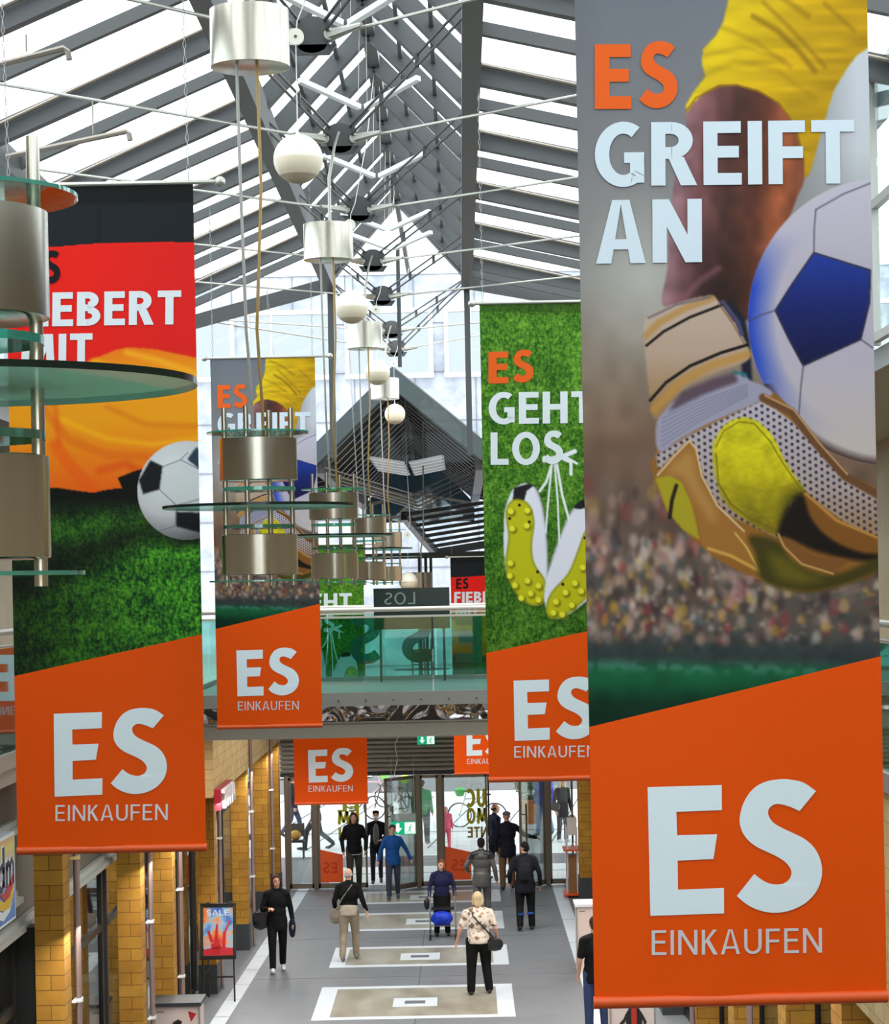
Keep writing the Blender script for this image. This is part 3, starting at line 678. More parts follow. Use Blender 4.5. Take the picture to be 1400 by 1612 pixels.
place_banner(ME_L, 14.1, 755, 480, 'banner of yellow-soled football boots on grass, reading ES GEHT LOS, behind the large glove banner')
place_banner(ME_G, 18.2, 331, 566, 'goalkeeper glove banner partly covered by the hanging steel drums and glass discs')
place_banner(ME_L, 26.0, 456, 860, 'football boots banner hanging beyond the footbridge, its orange foot over the left glass doors')
place_banner(ME_F, 31.0, 709, 878, 'black, red and gold banner behind the footbridge glass, its orange foot over the doors')

# ------------------------------------------------------------------ floor and paving
tile_m = mat('grey_floor_tile', (112, 115, 120), 0.5, noise=.06, nscale=1.5, bump=.02)
stone_w = mat('white_inlay', (208, 216, 224), 0.35, noise=.03, nscale=3)
marble_b = mat('beige_marble', (166, 162, 148), 0.3, nscale=2.2, rgb2=(136, 130, 114), stretch=(1, .35, 1))
slot_m = mat('floor_slot', (96, 100, 104), 0.5)
joint_m = mat('floor_joint', (70, 72, 76), 0.7)
pave_m = mat('street_paving', (226, 226, 228), 0.7, noise=.05, nscale=2)
pave2_m = mat('street_paving_grey', (124, 116, 120), 0.7, noise=.06, nscale=2)
b = MB(); b.box(-9, -6, -.2, 9, 35.2, 0); obj('floor', b, tile_m, kind='structure')
b = MB(); b.box(-40, 35.2, -.2, 40, 54, -.004); obj('floor_street', b, pave_m, kind='structure')
E1 = .004
def inlay(x0, y0, x1, y1, z0, z1, m): b = MB(); b.box(x0, y0, z0, x1, y1, z1); trim(b, m)
for y0, y1 in ((24.28, 26.28), (27.62, 29.15), (30.52, 32.15), (33.1, 34.4), (20.9, 22.9)):
    x0, x1 = -2.52, .745; sb, fb = .28, .15
    b = MB(); b.box(x0, y0, -.01, x0 + sb, y1, E1); b.box(x1 - sb, y0, -.01, x1, y1, E1); b.box(x0 + sb, y0, -.01, x1 - sb, y0 + fb, E1); b.box(x0 + sb, y1 - fb, -.01, x1 - sb, y1, E1); trim(b, stone_w)
    inlay(x0 + sb, y0 + fb, x1 - sb, y1 - fb, -.01, E1 - .001, marble_b)
    yc = (y0 + y1) / 2 - .05; inlay(-1.25, yc - .26, -.52, yc + .26, 0, E1 + .001, stone_w); inlay(-1.06, yc - .09, -.72, yc + .09, 0, E1 + .002, slot_m)
b = MB()
for i in range(16):                                   # white strip along the left, in slabs that drift with the shop fronts
    y0 = 19.6 + i * 1.0; y1 = y0 + .985
    f = lambda y: -4.12 + (y - 24.2) * .025
    b.add([(f(y0), y0, E1), (f(y0) + .25, y0, E1), (f(y1) + .25, y1, E1), (f(y1), y1, E1)], [(0, 1, 2, 3)])
trim(b, stone_w)
b = MB()
for i in range(8):
    y0 = 19.2 + i * 2.0; b.box(1.95, y0, -.01, 2.22, y0 + 1.97, E1)
trim(b, stone_w)
b = MB()
for y in (23.1, 26.9, 29.9, 32.6): b.box(-9, y, -.01, 9, y + .008, .0015)
for x in (-.86,): b.box(x, 18, -.01, x + .012, 35, .002)
trim(b, joint_m)
b = MB(); b.box(-40, 36.6, -.02, 40, 36.64, .002); b.box(-40, 37.5, -.02, 40, 38.9, .001); trim(b, pave2_m)
b = MB()
for i in range(14): b.bar((-9 + i * 1.6, 40, .0), (-7.4 + i * 1.6, 49.8, .0), .03, .01)
b.box(-40, 42.6, -.02, 40, 42.64, .004); trim(b, joint_m)
b = MB(); b.box(-12, 35.25, -.02, -3.2, 39, .003); trim(b, mat('entrance_matting', (120, 118, 124), .8))

# ------------------------------------------------------------------ left side: piers, shop windows, gallery edge
dark_in = mat('shop_interior', (74, 66, 54), 0.8, noise=.2, nscale=1.2)
floor_in = mat('shop_floor', (140, 128, 110), 0.5)
plinth_m = mat('grey_plinth', (62, 66, 68), 0.5)
WLX, WLG = -4.17, -4.70                            # line of the pier fronts, line of the shop glass
PIERS = [12.2, 15.75, 19.5, 21.6, 26.0, 29.1, 32.2, 34.2]
for i, y in enumerate(PIERS):
    x = WLX - (.12 if y == 26.0 else 0); b = MB(); b.box(x - .30, y, .5, x, y + .26, 3.44 if y > 25 else 5.19)
    obj('wall_left_%d' % (i + 1), b, brick_m, kind='structure')
    b = MB(); b.box(x - .31, y - .012, 0, x + .012, y + .27, .5); obj('baseboard_left_%d' % (i + 1), b, plinth_m, kind='structure')
    if i in (1, 3): b = MB(); b.box(WLG, y + .02, 0, x - (.31 if i == 1 else .42), y + .2, 3.44); trim(b, black_m)
ys = [-4] + PIERS + [34.9]
for i in range(len(ys) - 1):                        # shop windows between the piers
    y0, y1 = ys[i] + (.26 if i else 0), ys[i + 1]
    b = MB()
    for z in (.06, 2.62, 3.38): b.bar((WLG, y0, z), (WLG, y1, z), .08, .09)
    n = max(1, int(round((y1 - y0) / 1.3)))
    for k in range(n + 1):
        yy = y0 + (y1 - y0) * k / n; b.bar((WLG, yy, .0), (WLG, yy, 3.44), .07, .07, (0, 1, 0))
    w = window(b, black_m)
    g = MB(); g.bar((WLG, y0, 1.75), (WLG, y1, 1.75), .012, 3.3); obj('glass', g, shop_m, w)
for z, y1 in ((3.40, 24.8), (3.72, 15.7), (4.45, 15.7)):  # pale ledges over the nearer shop fronts
    b = MB(); b.box(-4.68, -4, z, -4.56, y1, z + .06); b.box(-4.68, -4, z + .06, -4.62, y1, z + .12); trim(b, mat('pale_ledge', (206, 204, 198), .4, .2))
b = MB(); b.box(-9, -4, 0, -8.8, 35, 3.5); obj('wall_left_shop', b, dark_in, kind='structure')
b = MB(); b.box(-8.8, -4, .001, -4.75, 34.9, .006); trim(b, floor_in)
b = MB(); b.box(-8.8, -4, 3.46, -4.75, 34.9, 3.62); obj('ceiling_left_shop', b, dark_in, kind='structure')
b = MB()
for y in (28.6, 32.6): b.box(-8.8, y - .06, 0, -5.4, y + .06, 3.46)
trim(b, mat('shop_partition', (112, 84, 48), .8, noise=.2, nscale=2))
b = MB(); b.box(-4.60, 25.3, 3.44, WLX + .01, 34.9, 5.2); obj('wall_left_fascia', b, cream_m, kind='structure')
b = MB(); b.box(-4.75, -4, 3.46, -4.69, 25.3, 5.2); obj('wall_left_front', b, mat('grey_cladding', (112, 104, 92), .45, noise=.08, nscale=2), kind='structure')
b = MB(); b.box(-8.8, -4, 5.2, -4.04, 34.9, 5.42); trim(b, alu_m)
PL = {16.09: 'mauve rain pipe on the first brick pier right of the blue and yellow shop sign', 19.84: 'mauve rain pipe on the pier just past the lit shop window', 21.94: 'rain pipe on the narrow pier left of the black easel sign', 26.36: 'rain pipe just right of the black easel sign', 29.44: 'rain pipe right of the red lit shop sign', 32.54: 'rain pipe nearest the glass entrance doors'}
for y in PL:                                         # rain pipes with clips
    xp = -4.25 if y == 26.36 else -4.115
    t = MB(); t.tube([(xp, y, .0), (xp, y, 3.43 if y == 26.36 else 5.2)], .034, 10); p = tag(obj('rain_pipe', t, mauve_m, smooth=True), PL[y], 'pipe')
    for z in (1.35, 2.6, 4.1):
        c = MB(); c.lathe([(.035, -.02), (.045, -.02), (.045, .02), (.035, .02)], (xp, y, z), 12, True); c.box(xp, y - .1, z - .01, xp - .05, y + .01, z + .01); obj('pipe_clip', c, cream_m if z > 3 else white_m, p, smooth=True)
# upper gallery on both sides: balustrade, back wall, clerestory
for sx, xe, xw in ((-1, -4.0, -6.6), (1, 3.02, 5.4)):
    side = 'left' if sx < 0 else 'right'
    b = MB(); b.tube([(xe, -4, 6.56), (xe, 22, 6.56)], .028, 10); b.tube([(xe, -4, 6.44), (xe, 22, 6.44)], .012, 8); b.box(xe - .03, -4, 5.36, xe + .03, 22, 5.5)
    for k in range(19): b.box(xe - .02, -4 + k * 1.42, 5.42, xe + .02, -3.96 + k * 1.42, 6.55)
    r = tag(obj('balustrade', b, alu_m, smooth=True), 'steel and glass balustrade along the %s upper gallery' % side, 'railing')
    for k in range(18):
        if k < 2: continue
        g = MB(); g.box(xe - .006, -3.9 + k * 1.42, 5.5, xe + .006, -2.6 + k * 1.42, 6.42); obj('glass_panel', g, rail_m, r)
    b = MB(); b.box(xw, -4, 5.42, xw + sx * .2, 35, 8.8); obj('wall_%s_gallery' % side, b, mat('gallery_wall', (176, 160, 136), .7, noise=.12, nscale=1), kind='structure')
    b = MB(); b.box(xw, -4, 8.62, xe + sx * .5, 24, 8.8); obj('ceiling_%s_gallery' % side, b, mat('gallery_soffit', (150, 150, 150), .7), kind='structure')
    # light strip of windows under the roof
    b = MB(); xx = xe + sx * .45
    for z in (8.86, 9.95, 11.0): b.bar((xx, -4, z), (xx, 23.7, z), .06, .07)
    for k in range(21): b.bar((xx, -4 + k * 1.38, 8.8), (xx, -4 + k * 1.38, 11.05), .06, .06, (0, 1, 0))
    w = window(b, alu_m); g = MB(); g.box(xx - .006, -4, 8.85, xx + .006, 23.7, 11.0); obj('glass', g, pane_m, w)
# ------------------------------------------------------------------ right side
def wxr(y): return 2.47 + .07 * (33 - y)
RP = [15.2, 17.2, 19.6, 21.8, 24.2, 27.2, 30.2, 33.0]
for i, y in enumerate(RP):
    x = wxr(y); b = MB(); b.box(x, y, .5, x + .42, y + .45, 3.5); obj('wall_right_%d' % (i + 1), b, brick_m, kind='structure')
    b = MB(); b.box(x - .012, y - .012, 0, x + .43, y + .46, .5); obj('baseboard_right_%d' % (i + 1), b, plinth_m, kind='structure')
ys = [-4] + RP + [34.9]
for i in range(len(ys) - 1):
    y0, y1 = ys[i] + (.45 if i else 0), ys[i + 1]; xa, xb = wxr(y0) + .36, wxr(y1) + .36
    b = MB()
    for z in (.06, 2.55, 3.42): b.bar((xa, y0, z), (xb, y1, z), .07, .09)
    for k in range(3):
        t = k / 2; b.bar((xa + (xb - xa) * t, y0 + (y1 - y0) * t, .0), (xa + (xb - xa) * t, y0 + (y1 - y0) * t, 3.5), .07, .07, (0, 1, 0))
    w = window(b, black_m); g = MB(); g.bar((xa, y0, 1.75), (xb, y1, 1.75), .012, 3.4); obj('glass', g, shop_m, w)
b = MB(); b.box(7.8, -4, 0, 8, 35, 3.5); obj('wall_right_shop', b, dark_in, kind='structure')
b = MB(); b.box(3.08, -4, 3.5, 7.8, 34.9, 5.42); obj('ceiling_right_shop', b, cream_m, kind='structure')
for y, l in ((16.4, 'rain pipe under the foot of the large glove banner, nearest the balcony rail'), (20.6, 'mauve rain pipe on the far side of the arcade under the large glove banner')):
    t = MB(); t.tube([(3.02, y, .02), (3.02, y, 5.3)], .036, 10); tag(obj('rain_pipe', t, mauve_m, smooth=True), l, 'pipe')

# ------------------------------------------------------------------ near glass roof
XL, XR, XC, ZB, ZA = -1.93, .19, -.87, 11.7, 12.9
YEND = 23.7
def slope_z(x): return ZB - .225 * (XL - x if x < XL else x - XR)
for x, n in ((XL, 'l'), (XR, 'r')):
    b = MB(); b.bar((x, -3, ZB - .06), (x, YEND, ZB - .06), .17, .34); trim(b, steel)
b = MB(); b.bar((XC, -3, ZA), (XC, YEND, ZA), .14, .2); b.bar((XC, YEND, ZA), (XC, 29.3, ZA), .07, .16); trim(b, steel)
for sx, x0, x1 in ((-1, XL, -4.35), (1, XR, 3.6)):
    b = MB(); b.bar((x1, -3, slope_z(x1) - .05), (x1, YEND, slope_z(x1) - .05), .16, .26); trim(b, steel)
    y = -.3; k = 0
    while y < YEND + .2:
        thick = k % 2 == 0
        b = MB(); z0, z1 = slope_z(x0), slope_z(x1)
        if thick: b.bar((x0, y, z0 - .085), (x1, y, z1 - .085), .09, .18)
        else: b.bar((x0, y, z0 - .035), (x1, y, z1 - .035), .06, .09)
        b.bar((x0, y, z0 + .02), (x1, y, z1 + .02), .05, .03)
        trim(b, steel if thick else steel_dk)
        if thick:
            p = MB(); p.tube([(x0 + sx * .1, y - .08, z0 - .03), (x1, y - .08, z1 - .03)], .02, 8); trim(p, mat('sprinkler_pipe', (150, 140, 130), .4, .3), True)
        y += 1.028; k += 1
    g = MB(); g.add([(x0, -3, slope_z(x0) + .05), (x0, YEND, slope_z(x0) + .05), (x1, YEND, slope_z(x1) + .05), (x1, -3, slope_z(x1) + .05)], [(0, 1, 2, 3)])
    window(g, pane_m)
    # lantern side
    y = 0.4
    while y < YEND:
        b = MB(); b.bar((x0, y, ZB + .08), (XC, y, ZA - .0), .17, .12, (0, 1, 0)); trim(b, steel); y += 1.0
    g = MB(); g.add([(x0, -3, ZB + .16), (x0, YEND, ZB + .16), (XC, YEND, ZA + .12), (XC, -3, ZA + .12)], [(0, 1, 2, 3)]); window(g, pane_m)
    b = MB()
    for t in (.34, .68): b.bar((x0 + (XC - x0) * t, -3, ZB + (ZA - ZB) * t + .06), (x0 + (XC - x0) * t, YEND, ZB + (ZA - ZB) * t + .06), .04, .05)
    trim(b, steel_dk)
for q in ([(-60, 117, 12.3), (100, 76, 12.3), (107, 82, 12.3), (109, 94, 12.3)], [(10, 247, 14), (198, 207, 14), (203, 211, 14), (205, 221, 14)]):   # sprinkler branches under the panes
    b = MB(); b.tube([Wp(*a) for a in q], .026, 8); a = Wp(*q[1]); b.tube([(a.x - .3, a.y, a.z - .02), (a.x - .3, a.y, slope_z(a.x - .3) + .04)], .008, 6); trim(b, mat('sprinkler_pipe', (150, 140, 130), .4, .3), True)
# hubs, braces and tie rods
HX, HZ = -1.11, 11.36
HUBS = [3.72, 6.6, 9.5, 12.3, 15.15, 18.0, 20.85, 23.4, 26.5, 28.6]
for y in HUBS:
    b = MB(); pts = []
    for k in range(20):
        a = 2 * PI * k / 20; pts.append((HX + .17 * math.cos(a), y, HZ + .15 * math.sin(a) + (.03 if abs(math.cos(a)) > .6 else 0)))
    b.prism(pts, (0, .03, 0)); b.prism([(HX - .2, y, HZ - .08), (HX + .2, y, HZ - .08), (HX + .14, y, HZ - .16), (HX - .14, y, HZ - .16)], (0, .03, 0)); trim(b, steel_dk)
    for sx, xb, xe in ((-1, XL, -4.2), (1, XR, 2.7)):
        b = MB()
        for o in (-.05, .05):
            b.tube([(HX + sx * .1, y + o * .3, HZ + .06 + o), (xb, min(y - 2.85, YEND - .1 * (y > 25)), ZB - .1 + o)], .014, 6)
        for t in (.3, .6):
            p = Vector((HX + sx * .1, y, HZ + .06)).lerp(Vector((xb, min(y - 2.85, YEND - .1 * (y > 25)), ZB - .1)), t); b.box(p.x - .02, p.y - .02, p.z - .06, p.x + .02, p.y + .02, p.z + .06)
        trim(b, steel_dk, True)
        b = MB(); b.tube([(HX + sx * .16, y - .03, HZ - .02), (xe, min(y - 2.85, YEND - .1), 11.12)], .014, 8)
        b.lathe([(.001, -.01), (.05, -.01), (.05, .05), (.001, .05)], (0, 0, 0), 14)
        vs = b.v[-56:]; b.v[-56:] = [(HX + sx * .15 + vx, y - .02 - vz, HZ - .02 + vy) for vx, vy, vz in vs]
        b.tube([(HX + sx * .16, y - .04, HZ - .02), (HX + sx * .42, y - .04 - .26, HZ - .04)], [.05, .02], 8)
        trim(b, rod_m, True)
for i, y in enumerate((13.1, 15.4, 18.0, 20.7, 21.9)):          # flat white light strips meeting in a shallow V
    for sx in (-1, 1):
        b = MB(); b.bar((-.89 + sx * .035, y, 11.74), (-.89 + sx * .58, y - .55, 11.84), .06, .05); o = obj('light_strip', b, mat('strip_light', (216, 222, 226), .4, emit=.25))
        tag(o, ('%s arm of the V-shaped white strip light, ' % ('left' if sx < 0 else 'right')) + ('first under the ridge from the top', 'second under the ridge from the top', 'third down the ridge', 'fourth down the ridge', 'last before the gable end')[i], 'light')
        h = MB(); h.tube([(-.89 + sx * .045, y, 11.75), (-.87 + sx * .03, y, 12.86)], .0025, 5); obj('hanger_wire', h, rod_m, o)
# gable end glazing
b = MB()
for x in (XL, XR): b.bar((x, YEND, 8.9), (x, YEND, ZB), .09, .1, (0, 1, 0))
b.bar((XC, YEND, 10.3), (XC, YEND, ZA - .7), .06, .06, (0, 1, 0)); b.bar((-4.3, YEND, 11.0), (XL, YEND, ZB - .1), .12, .2); b.bar((XR, YEND, ZB - .1), (3.5, YEND, 10.95), .12, .2)
b.bar((XL, YEND, ZB), (XC, YEND, ZA), .1, .22, (0, 1, 0)); b.bar((XR, YEND, ZB), (XC, YEND, ZA), .1, .22, (0, 1, 0))
for x in (-4.2, 3.4): b.bar((x, YEND, 8.6), (x, YEND, 11.0), .09, .1, (0, 1, 0))
w = window(b, steel)
g = MB(); g.sheet([(-4.2, YEND, 8.8), (3.4, YEND, 8.8), (3.4, YEND, 10.95), (XR, YEND, ZB), (XC, YEND, ZA), (XL, YEND, ZB), (-4.2, YEND, 11.0)]); obj('glass', g, glass('gable_glass', (.96, .98, .98), .01, fres=.1), w)

# ------------------------------------------------------------------ lower roof beyond, over the entrance court
Y0, Y1 = 29.2, 43.5
lx, rx, cx, zb, za = -2.68, .44, -1.22, 9.7, 11.1
def z2(x): return zb - .2 * (lx - x if x < lx else x - rx)
grey_in = mat('roof_panel', (136, 138, 140), 0.55)
b = MB()                                             # deep dark fascia that frames the gable
for p, q in (((lx, zb), (cx, za)), ((cx, za), (rx, zb))):
    (xa, z_a), (xb, z_b) = p, q
    b.prism([(xa, Y0, z_a), (xb, Y0, z_b), (xb, Y0, z_b - .42), (xa, Y0, z_a - .42)], (0, .3, 0))
b.prism([(lx, Y0, zb), (lx, Y0, zb - .42), (-4.4, Y0, z2(-4.4) - .42), (-4.4, Y0, z2(-4.4))], (0, .3, 0))
b.prism([(rx, Y0, zb), (rx, Y0, zb - .42), (3.4, Y0, z2(3.4) - .42), (3.4, Y0, z2(3.4))], (0, .3, 0)); trim(b, teal_dk)
for sx, xb, xo in ((-1, lx, -4.4), (1, rx, 3.4)):
    b = MB(); b.bar((xb, Y0 + .3, zb - .45), (xb, Y1, zb - .45), .2, .3); trim(b, steel)
    g = MB(); g.prism([(xb, Y0 + .3, zb - .05), (cx, Y0 + .3, za - .05), (cx, Y0 + .3, za + .06), (xb, Y0 + .3, zb + .06)], (0, Y1 - Y0 - .3, 0)); obj('ceiling_lantern_%s' % ('left' if sx < 0 else 'right'), g, grey_in, kind='structure')
    y = Y0 + .7
    while y < Y1:
        b = MB(); b.bar((xb, y, zb - .24), (cx, y, za - .24), .22, .2, (0, 1, 0)); trim(b, steel); y += .9
    g = MB(); g.prism([(xb, Y0 + .3, zb), (xo, Y0 + .3, z2(xo)), (xo, Y0 + .3, z2(xo) - .05), (xb, Y0 + .3, zb - .05)], (0, Y1 - Y0 - .3, 0)); obj('ceiling_court_%s' % ('left' if sx < 0 else 'right'), g, grey_in, kind='structure')
    y = Y0 + .9
    while y < Y1:
        b = MB(); b.bar((xb, y, zb - .22), (xo, y, z2(xo) - .22), .09, .3); trim(b, steel); y += 1.3
    b = MB(); b.box(xo, Y0, 5.4, xo + sx * .15, Y1 + 2, z2(xo) - .05); obj('wall_%s_court' % ('left' if sx < 0 else 'right'), b, mat('court_wall', (186, 182, 172), .7, noise=.06, nscale=1), kind='structure')
    for y in (30.9, 32.4, 33.9, 35.4):
        b = MB()
        for o in (-.05, .05): b.tube([(cx + .3, y, 8.7 + o), (xb, y - 1.4, zb - .5 + o)], .014, 6)
        b.tube([(cx + .3, y + .8, 8.7), (xb, y - .6, zb - .5)], .014, 6); trim(b, rod_m if sx < 0 else steel_dk, True)
for i, y in enumerate((31.4, 32.2, 33.0, 33.8, 34.6)):
    for sx in (-1, 1):
        b = MB(); b.bar((-1.05 + sx * .07, y, 9.42), (-1.05 + sx * .74, y - .3, 9.52), .14, .05); o = obj('light_strip', b, MATS['strip_light'])
        tag(o, 'pale strip light, %s half of the %s V under the lower dark roof' % ('left' if sx < 0 else 'right', ('first', 'second', 'third', 'fourth', 'farthest')[i]), 'light')
        h = MB(); h.tube([(-1.05 + sx * .09, y, 9.44), (-1.12 + sx * .02, y, 11.02)], .004, 5); obj('hanger_wire', h, rod_m, o)
b = MB(); b.prism([(lx, Y1, zb - .5), (cx, Y1, za - .02), (rx, Y1, zb - .5), (rx, Y1, 8.7), (lx, Y1, 8.7)], (0, .02, 0)); window(b, glass('blue_gable_glass', (.10, .14, .16), .1))
b = MB()
for p, q in (((lx, Y1 - .1, 9.2), (cx, Y1 - .1, 9.5)), ((cx, Y1 - .1, 9.5), (rx, Y1 - .1, 9.2)), ((lx, Y1 - .1, 8.8), (rx, Y1 - .1, 9.0))): b.bar(p, q, .06, .08)
trim(b, alu_m)
# glass canopy stepping down to the street
b = MB()
for k in range(8): 
    t = k / 7; b.bar((-1.35 + .7 * t, 37.6 + t * 3.4, 8.65 - .85 * t), (4.5, 37.6 + t * 3.4, 9.4 - .85 * t), .06, .09)
b.bar((-1.35, 37.6, 8.62), (-.65, 41.0, 7.77), .16, .22); b.bar((-.65, 41.0, 7.77), (4.5, 41.0, 8.5), .16, .2); trim(b, steel)
g = MB(); g.add([(-1.35, 37.6, 8.72), (4.5, 37.6, 9.47), (4.5, 41.0, 8.62), (-.65, 41.0, 7.89)], [(0, 1, 2, 3)]); window(g, pane_m)
b = MB(); b.bar((-4.5, 36.8, 7.6), (4.5, 36.8, 7.64), .12, .14); trim(b, steel)
for x in (-.95, -.8, -.68):
    b = MB(); b.tube([(x, 35.6, 4.2), (x, 35.6, 7.6)], .035, 8); trim(b, steel, True)

# ------------------------------------------------------------------ building across the street
marble_w = mat('white_marble', (178, 184, 194), 0.45, nscale=1.6, rgb2=(142, 150, 162))
b = MB(); b.box(-26, 51.5, 3.4, 26, 52.5, 17.4); obj('wall_street', b, marble_w, kind='structure')
b = MB()
for k in range(9): b.box(-26, 51.47, 4.2 + k * 1.65, 26, 51.5, 4.215 + k * 1.65)
for k in range(26): b.box(-26 + k * 2.05, 51.47, 3.4, -25.985 + k * 2.05, 51.5, 17.4)
trim(b, mat('stone_joint', (112, 118, 128), .7))
winb = glass('street_window', (.55, .66, .72), .25, .03, body=.6, body_rgb=(92, 120, 134))
for k in range(12):
    x = -20.4 + k * 3.35
    b = MB(); b.box(x - .1, 51.35, 13.9, x + 2.9, 51.5, 14.05); b.box(x - .1, 51.35, 16.1, x + 2.9, 51.5, 16.25); b.box(x - .08, 51.37, 14.05, x + .05, 51.5, 16.1); b.box(x + 2.75, 51.37, 14.05, x + 2.88, 51.5, 16.1); b.box(x + .75, 51.38, 14, x + .83, 51.46, 16.2)
    w = window(b, white_m); g = MB(); g.box(x, 51.42, 14, x + 2.8, 51.46, 16.2); obj('glass', g, winb, w)
b = MB(); b.box(-26, 51.3, 0, 26, 52.5, 3.4); obj('wall_street_base', b, mat('grey_stone', (164, 164, 166), .6, noise=.06, nscale=.8), kind='structure')
b = MB(); b.box(-26, 50.9, 0, 26, 51.3, .45); obj('baseboard_street', b, mat('grey_kerb', (120, 122, 124), .7), kind='structure')
for x0, x1 in ((-6.6, -5.2), (-4.4, -3.1), (-.4, .9), (1.9, 3.0), (4.4, 6.2)):
    b = MB(); b.box(x0, 51.2, .5, x1, 51.32, 3.1); w = window(b, white_m); g = MB(); g.box(x0 + .1, 51.16, .6, x1 - .1, 51.2, 3.0); obj('glass', g, winb, w)

# ------------------------------------------------------------------ footbridge
br = thing('footbridge', 'steel footbridge with glass balustrade and mirrored soffit spanning above the entrance', 'bridge', (-.9, 22.1, 5.4))
X0, X1 = -3.97, 2.99
b = MB(); b.box(X0, 22.15, 5.12, X1, 25.0, 5.36); obj('deck', b, mat('bridge_deck', (120, 120, 120), .6), br)
b = MB(); b.box(X0, 22.05, 5.17, X1, 22.15, 5.37); fs = obj('base_rail', b, alu_m, br)
for k in range(18):
    x = X0 + .17 + k * .4
    c = MB(); c.tube([(x, 22.03, 5.25), (x, 22.05, 5.25)], .014, 8); obj('bolt', c, steel_dk, br, smooth=True)
wavy = bpy.data.materials.new('wavy_mirror'); wavy.use_nodes = True
_n, _l = wavy.node_tree.nodes, wavy.node_tree.links; _b = _n['Principled BSDF']; _b.inputs['Metallic'].default_value = 1; _b.inputs['Roughness'].default_value = .05; _b.inputs['Base Color'].default_value = (.5, .45, .45, 1)
_z = _n.new('ShaderNodeTexNoise'); _z.inputs['Scale'].default_value = 2.4; _z.inputs['Detail'].default_value = 0.5; _z.inputs['Distortion'].default_value = 1.2; _t = _n.new('ShaderNodeTexCoord'); _u = _n.new('ShaderNodeBump'); _u.inputs['Strength'].default_value = 1; _u.inputs['Distance'].default_value = .6
_l.new(_t.outputs['Object'], _z.inputs['Vector']); _l.new(_z.outputs['Fac'], _u.inputs['Height']); _l.new(_u.outputs[0], _b.inputs['Normal'])
b = MB(); b.prism([(X0, 22.09, 5.17), (X0, 22.19, 4.935), (X0, 22.3, 4.935), (X0, 22.3, 5.17)], (X1 - X0, 0, 0)); obj('mirror_soffit', b, wavy, br)
b = MB(); b.box(X0, 22.2, 4.70, X1, 22.5, 4.93); b.box(X0, 22.18, 4.915, X1, 22.2, 4.935); obj('lower_beam', b, mat('beam_beige', (168, 160, 148), .45, .3), br)
for yy in (22.1, 25.0):
    b = MB(); b.tube([(X0, yy, 6.56), (X1, yy, 6.56)], .034, 12); b.box(X0, yy - .012, 6.44, X1, yy + .012, 6.47); obj('handrail', b, mat('rail_cream', (222, 216, 204), .35, .3), br, smooth=True)
    for k in range(4):
        xa = X0 + k * 1.775
        g = MB(); g.box(xa + .01, yy - .008, 5.37, xa + 1.765, yy + .008, 6.45); obj('glass_panel', g, rail_m, br)
b = MB(); b.box(X0, 24.95, 5.17, X1, 25.05, 5.42); obj('base_rail', b, alu_m, br)
# lettering on the far glass, seen from behind
teal_ltr = glass('teal_sticker', (.25, .62, .55), .05, body=.45, body_rgb=(70, 160, 140))
b = MB()
for i, (pl, xx) in enumerate(((LOGO_S, -1.83), (LOGO_S, -.98), (LOGO_E, -.1))):
    x1 = max(p[0] for p in pl)
    b.prism([(xx + (x1 - p[0]) * .76, 24.975, 5.62 + p[1] * .76) for p in pl], (0, .004, 0))
obj('glass_lettering', b, teal_ltr, br)
# banner reflection in dark glass, modelled as a panel with mirrored lettering, on added posts
pn = thing('reflection_panel', 'dark glass panel with a banner reflection modelled as faint mirrored lettering above the footbridge rail', 'sign', (-.8, 24.5, 5.36))
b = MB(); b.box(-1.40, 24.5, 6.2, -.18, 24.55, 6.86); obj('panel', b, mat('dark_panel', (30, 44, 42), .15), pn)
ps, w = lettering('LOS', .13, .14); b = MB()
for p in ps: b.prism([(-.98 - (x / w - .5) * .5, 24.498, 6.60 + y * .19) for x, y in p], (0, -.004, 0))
obj('lettering', b, mat('reflected_lettering', (120, 134, 130), .4), pn)
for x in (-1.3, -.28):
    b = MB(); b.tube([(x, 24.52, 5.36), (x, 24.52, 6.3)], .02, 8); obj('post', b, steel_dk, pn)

# ------------------------------------------------------------------ entrance: louvres, glass doors
YD = 34.8
louv_m = mat('louvre', (176, 166, 156), .45, .3)
b = MB(); b.box(-4.2, YD + .12, 2.66, 2.6, YD + .2, 3.52); trim(b, mat('louvre_back', (36, 34, 34), .7))
for k in range(8):
    b = MB(); z = 2.72 + k * .105; b.bar((-4.2, YD, z), (2.6, YD, z + .0), .1, .055, (0, -.5, 1)); trim(b, louv_m)
b = MB(); b.box(-4.2, YD - .1, 3.52, 2.6, YD + .3, 3.66); trim(b, white_m)
b = MB(); b.box(-4.2, YD - .02, 2.58, 2.6, YD + .14, 2.66); trim(b, black_m)
b = MB(); b.box(-8.8, YD + .02, 3.6, 8, YD + .25, 4.6); obj('wall_entrance', b, mat('soffit_white', (210, 212, 214), .6), kind='structure')
def dx(px): return (px - PX0 - .02 * 380) * YD / F0
posts = [dx(452), dx(497), dx(659), dx(694), dx(862)]
for k, x in enumerate(posts):
    b = MB(); b.box(x - .05, YD - .05, 0, x + .05, YD + .07, 2.6); trim(b, bronze_m)
b = MB(); b.box(dx(770) - .02, YD - .02, 0, dx(770) + .02, YD + .04, 2.6); trim(b, black_m)
DOOR = [0]
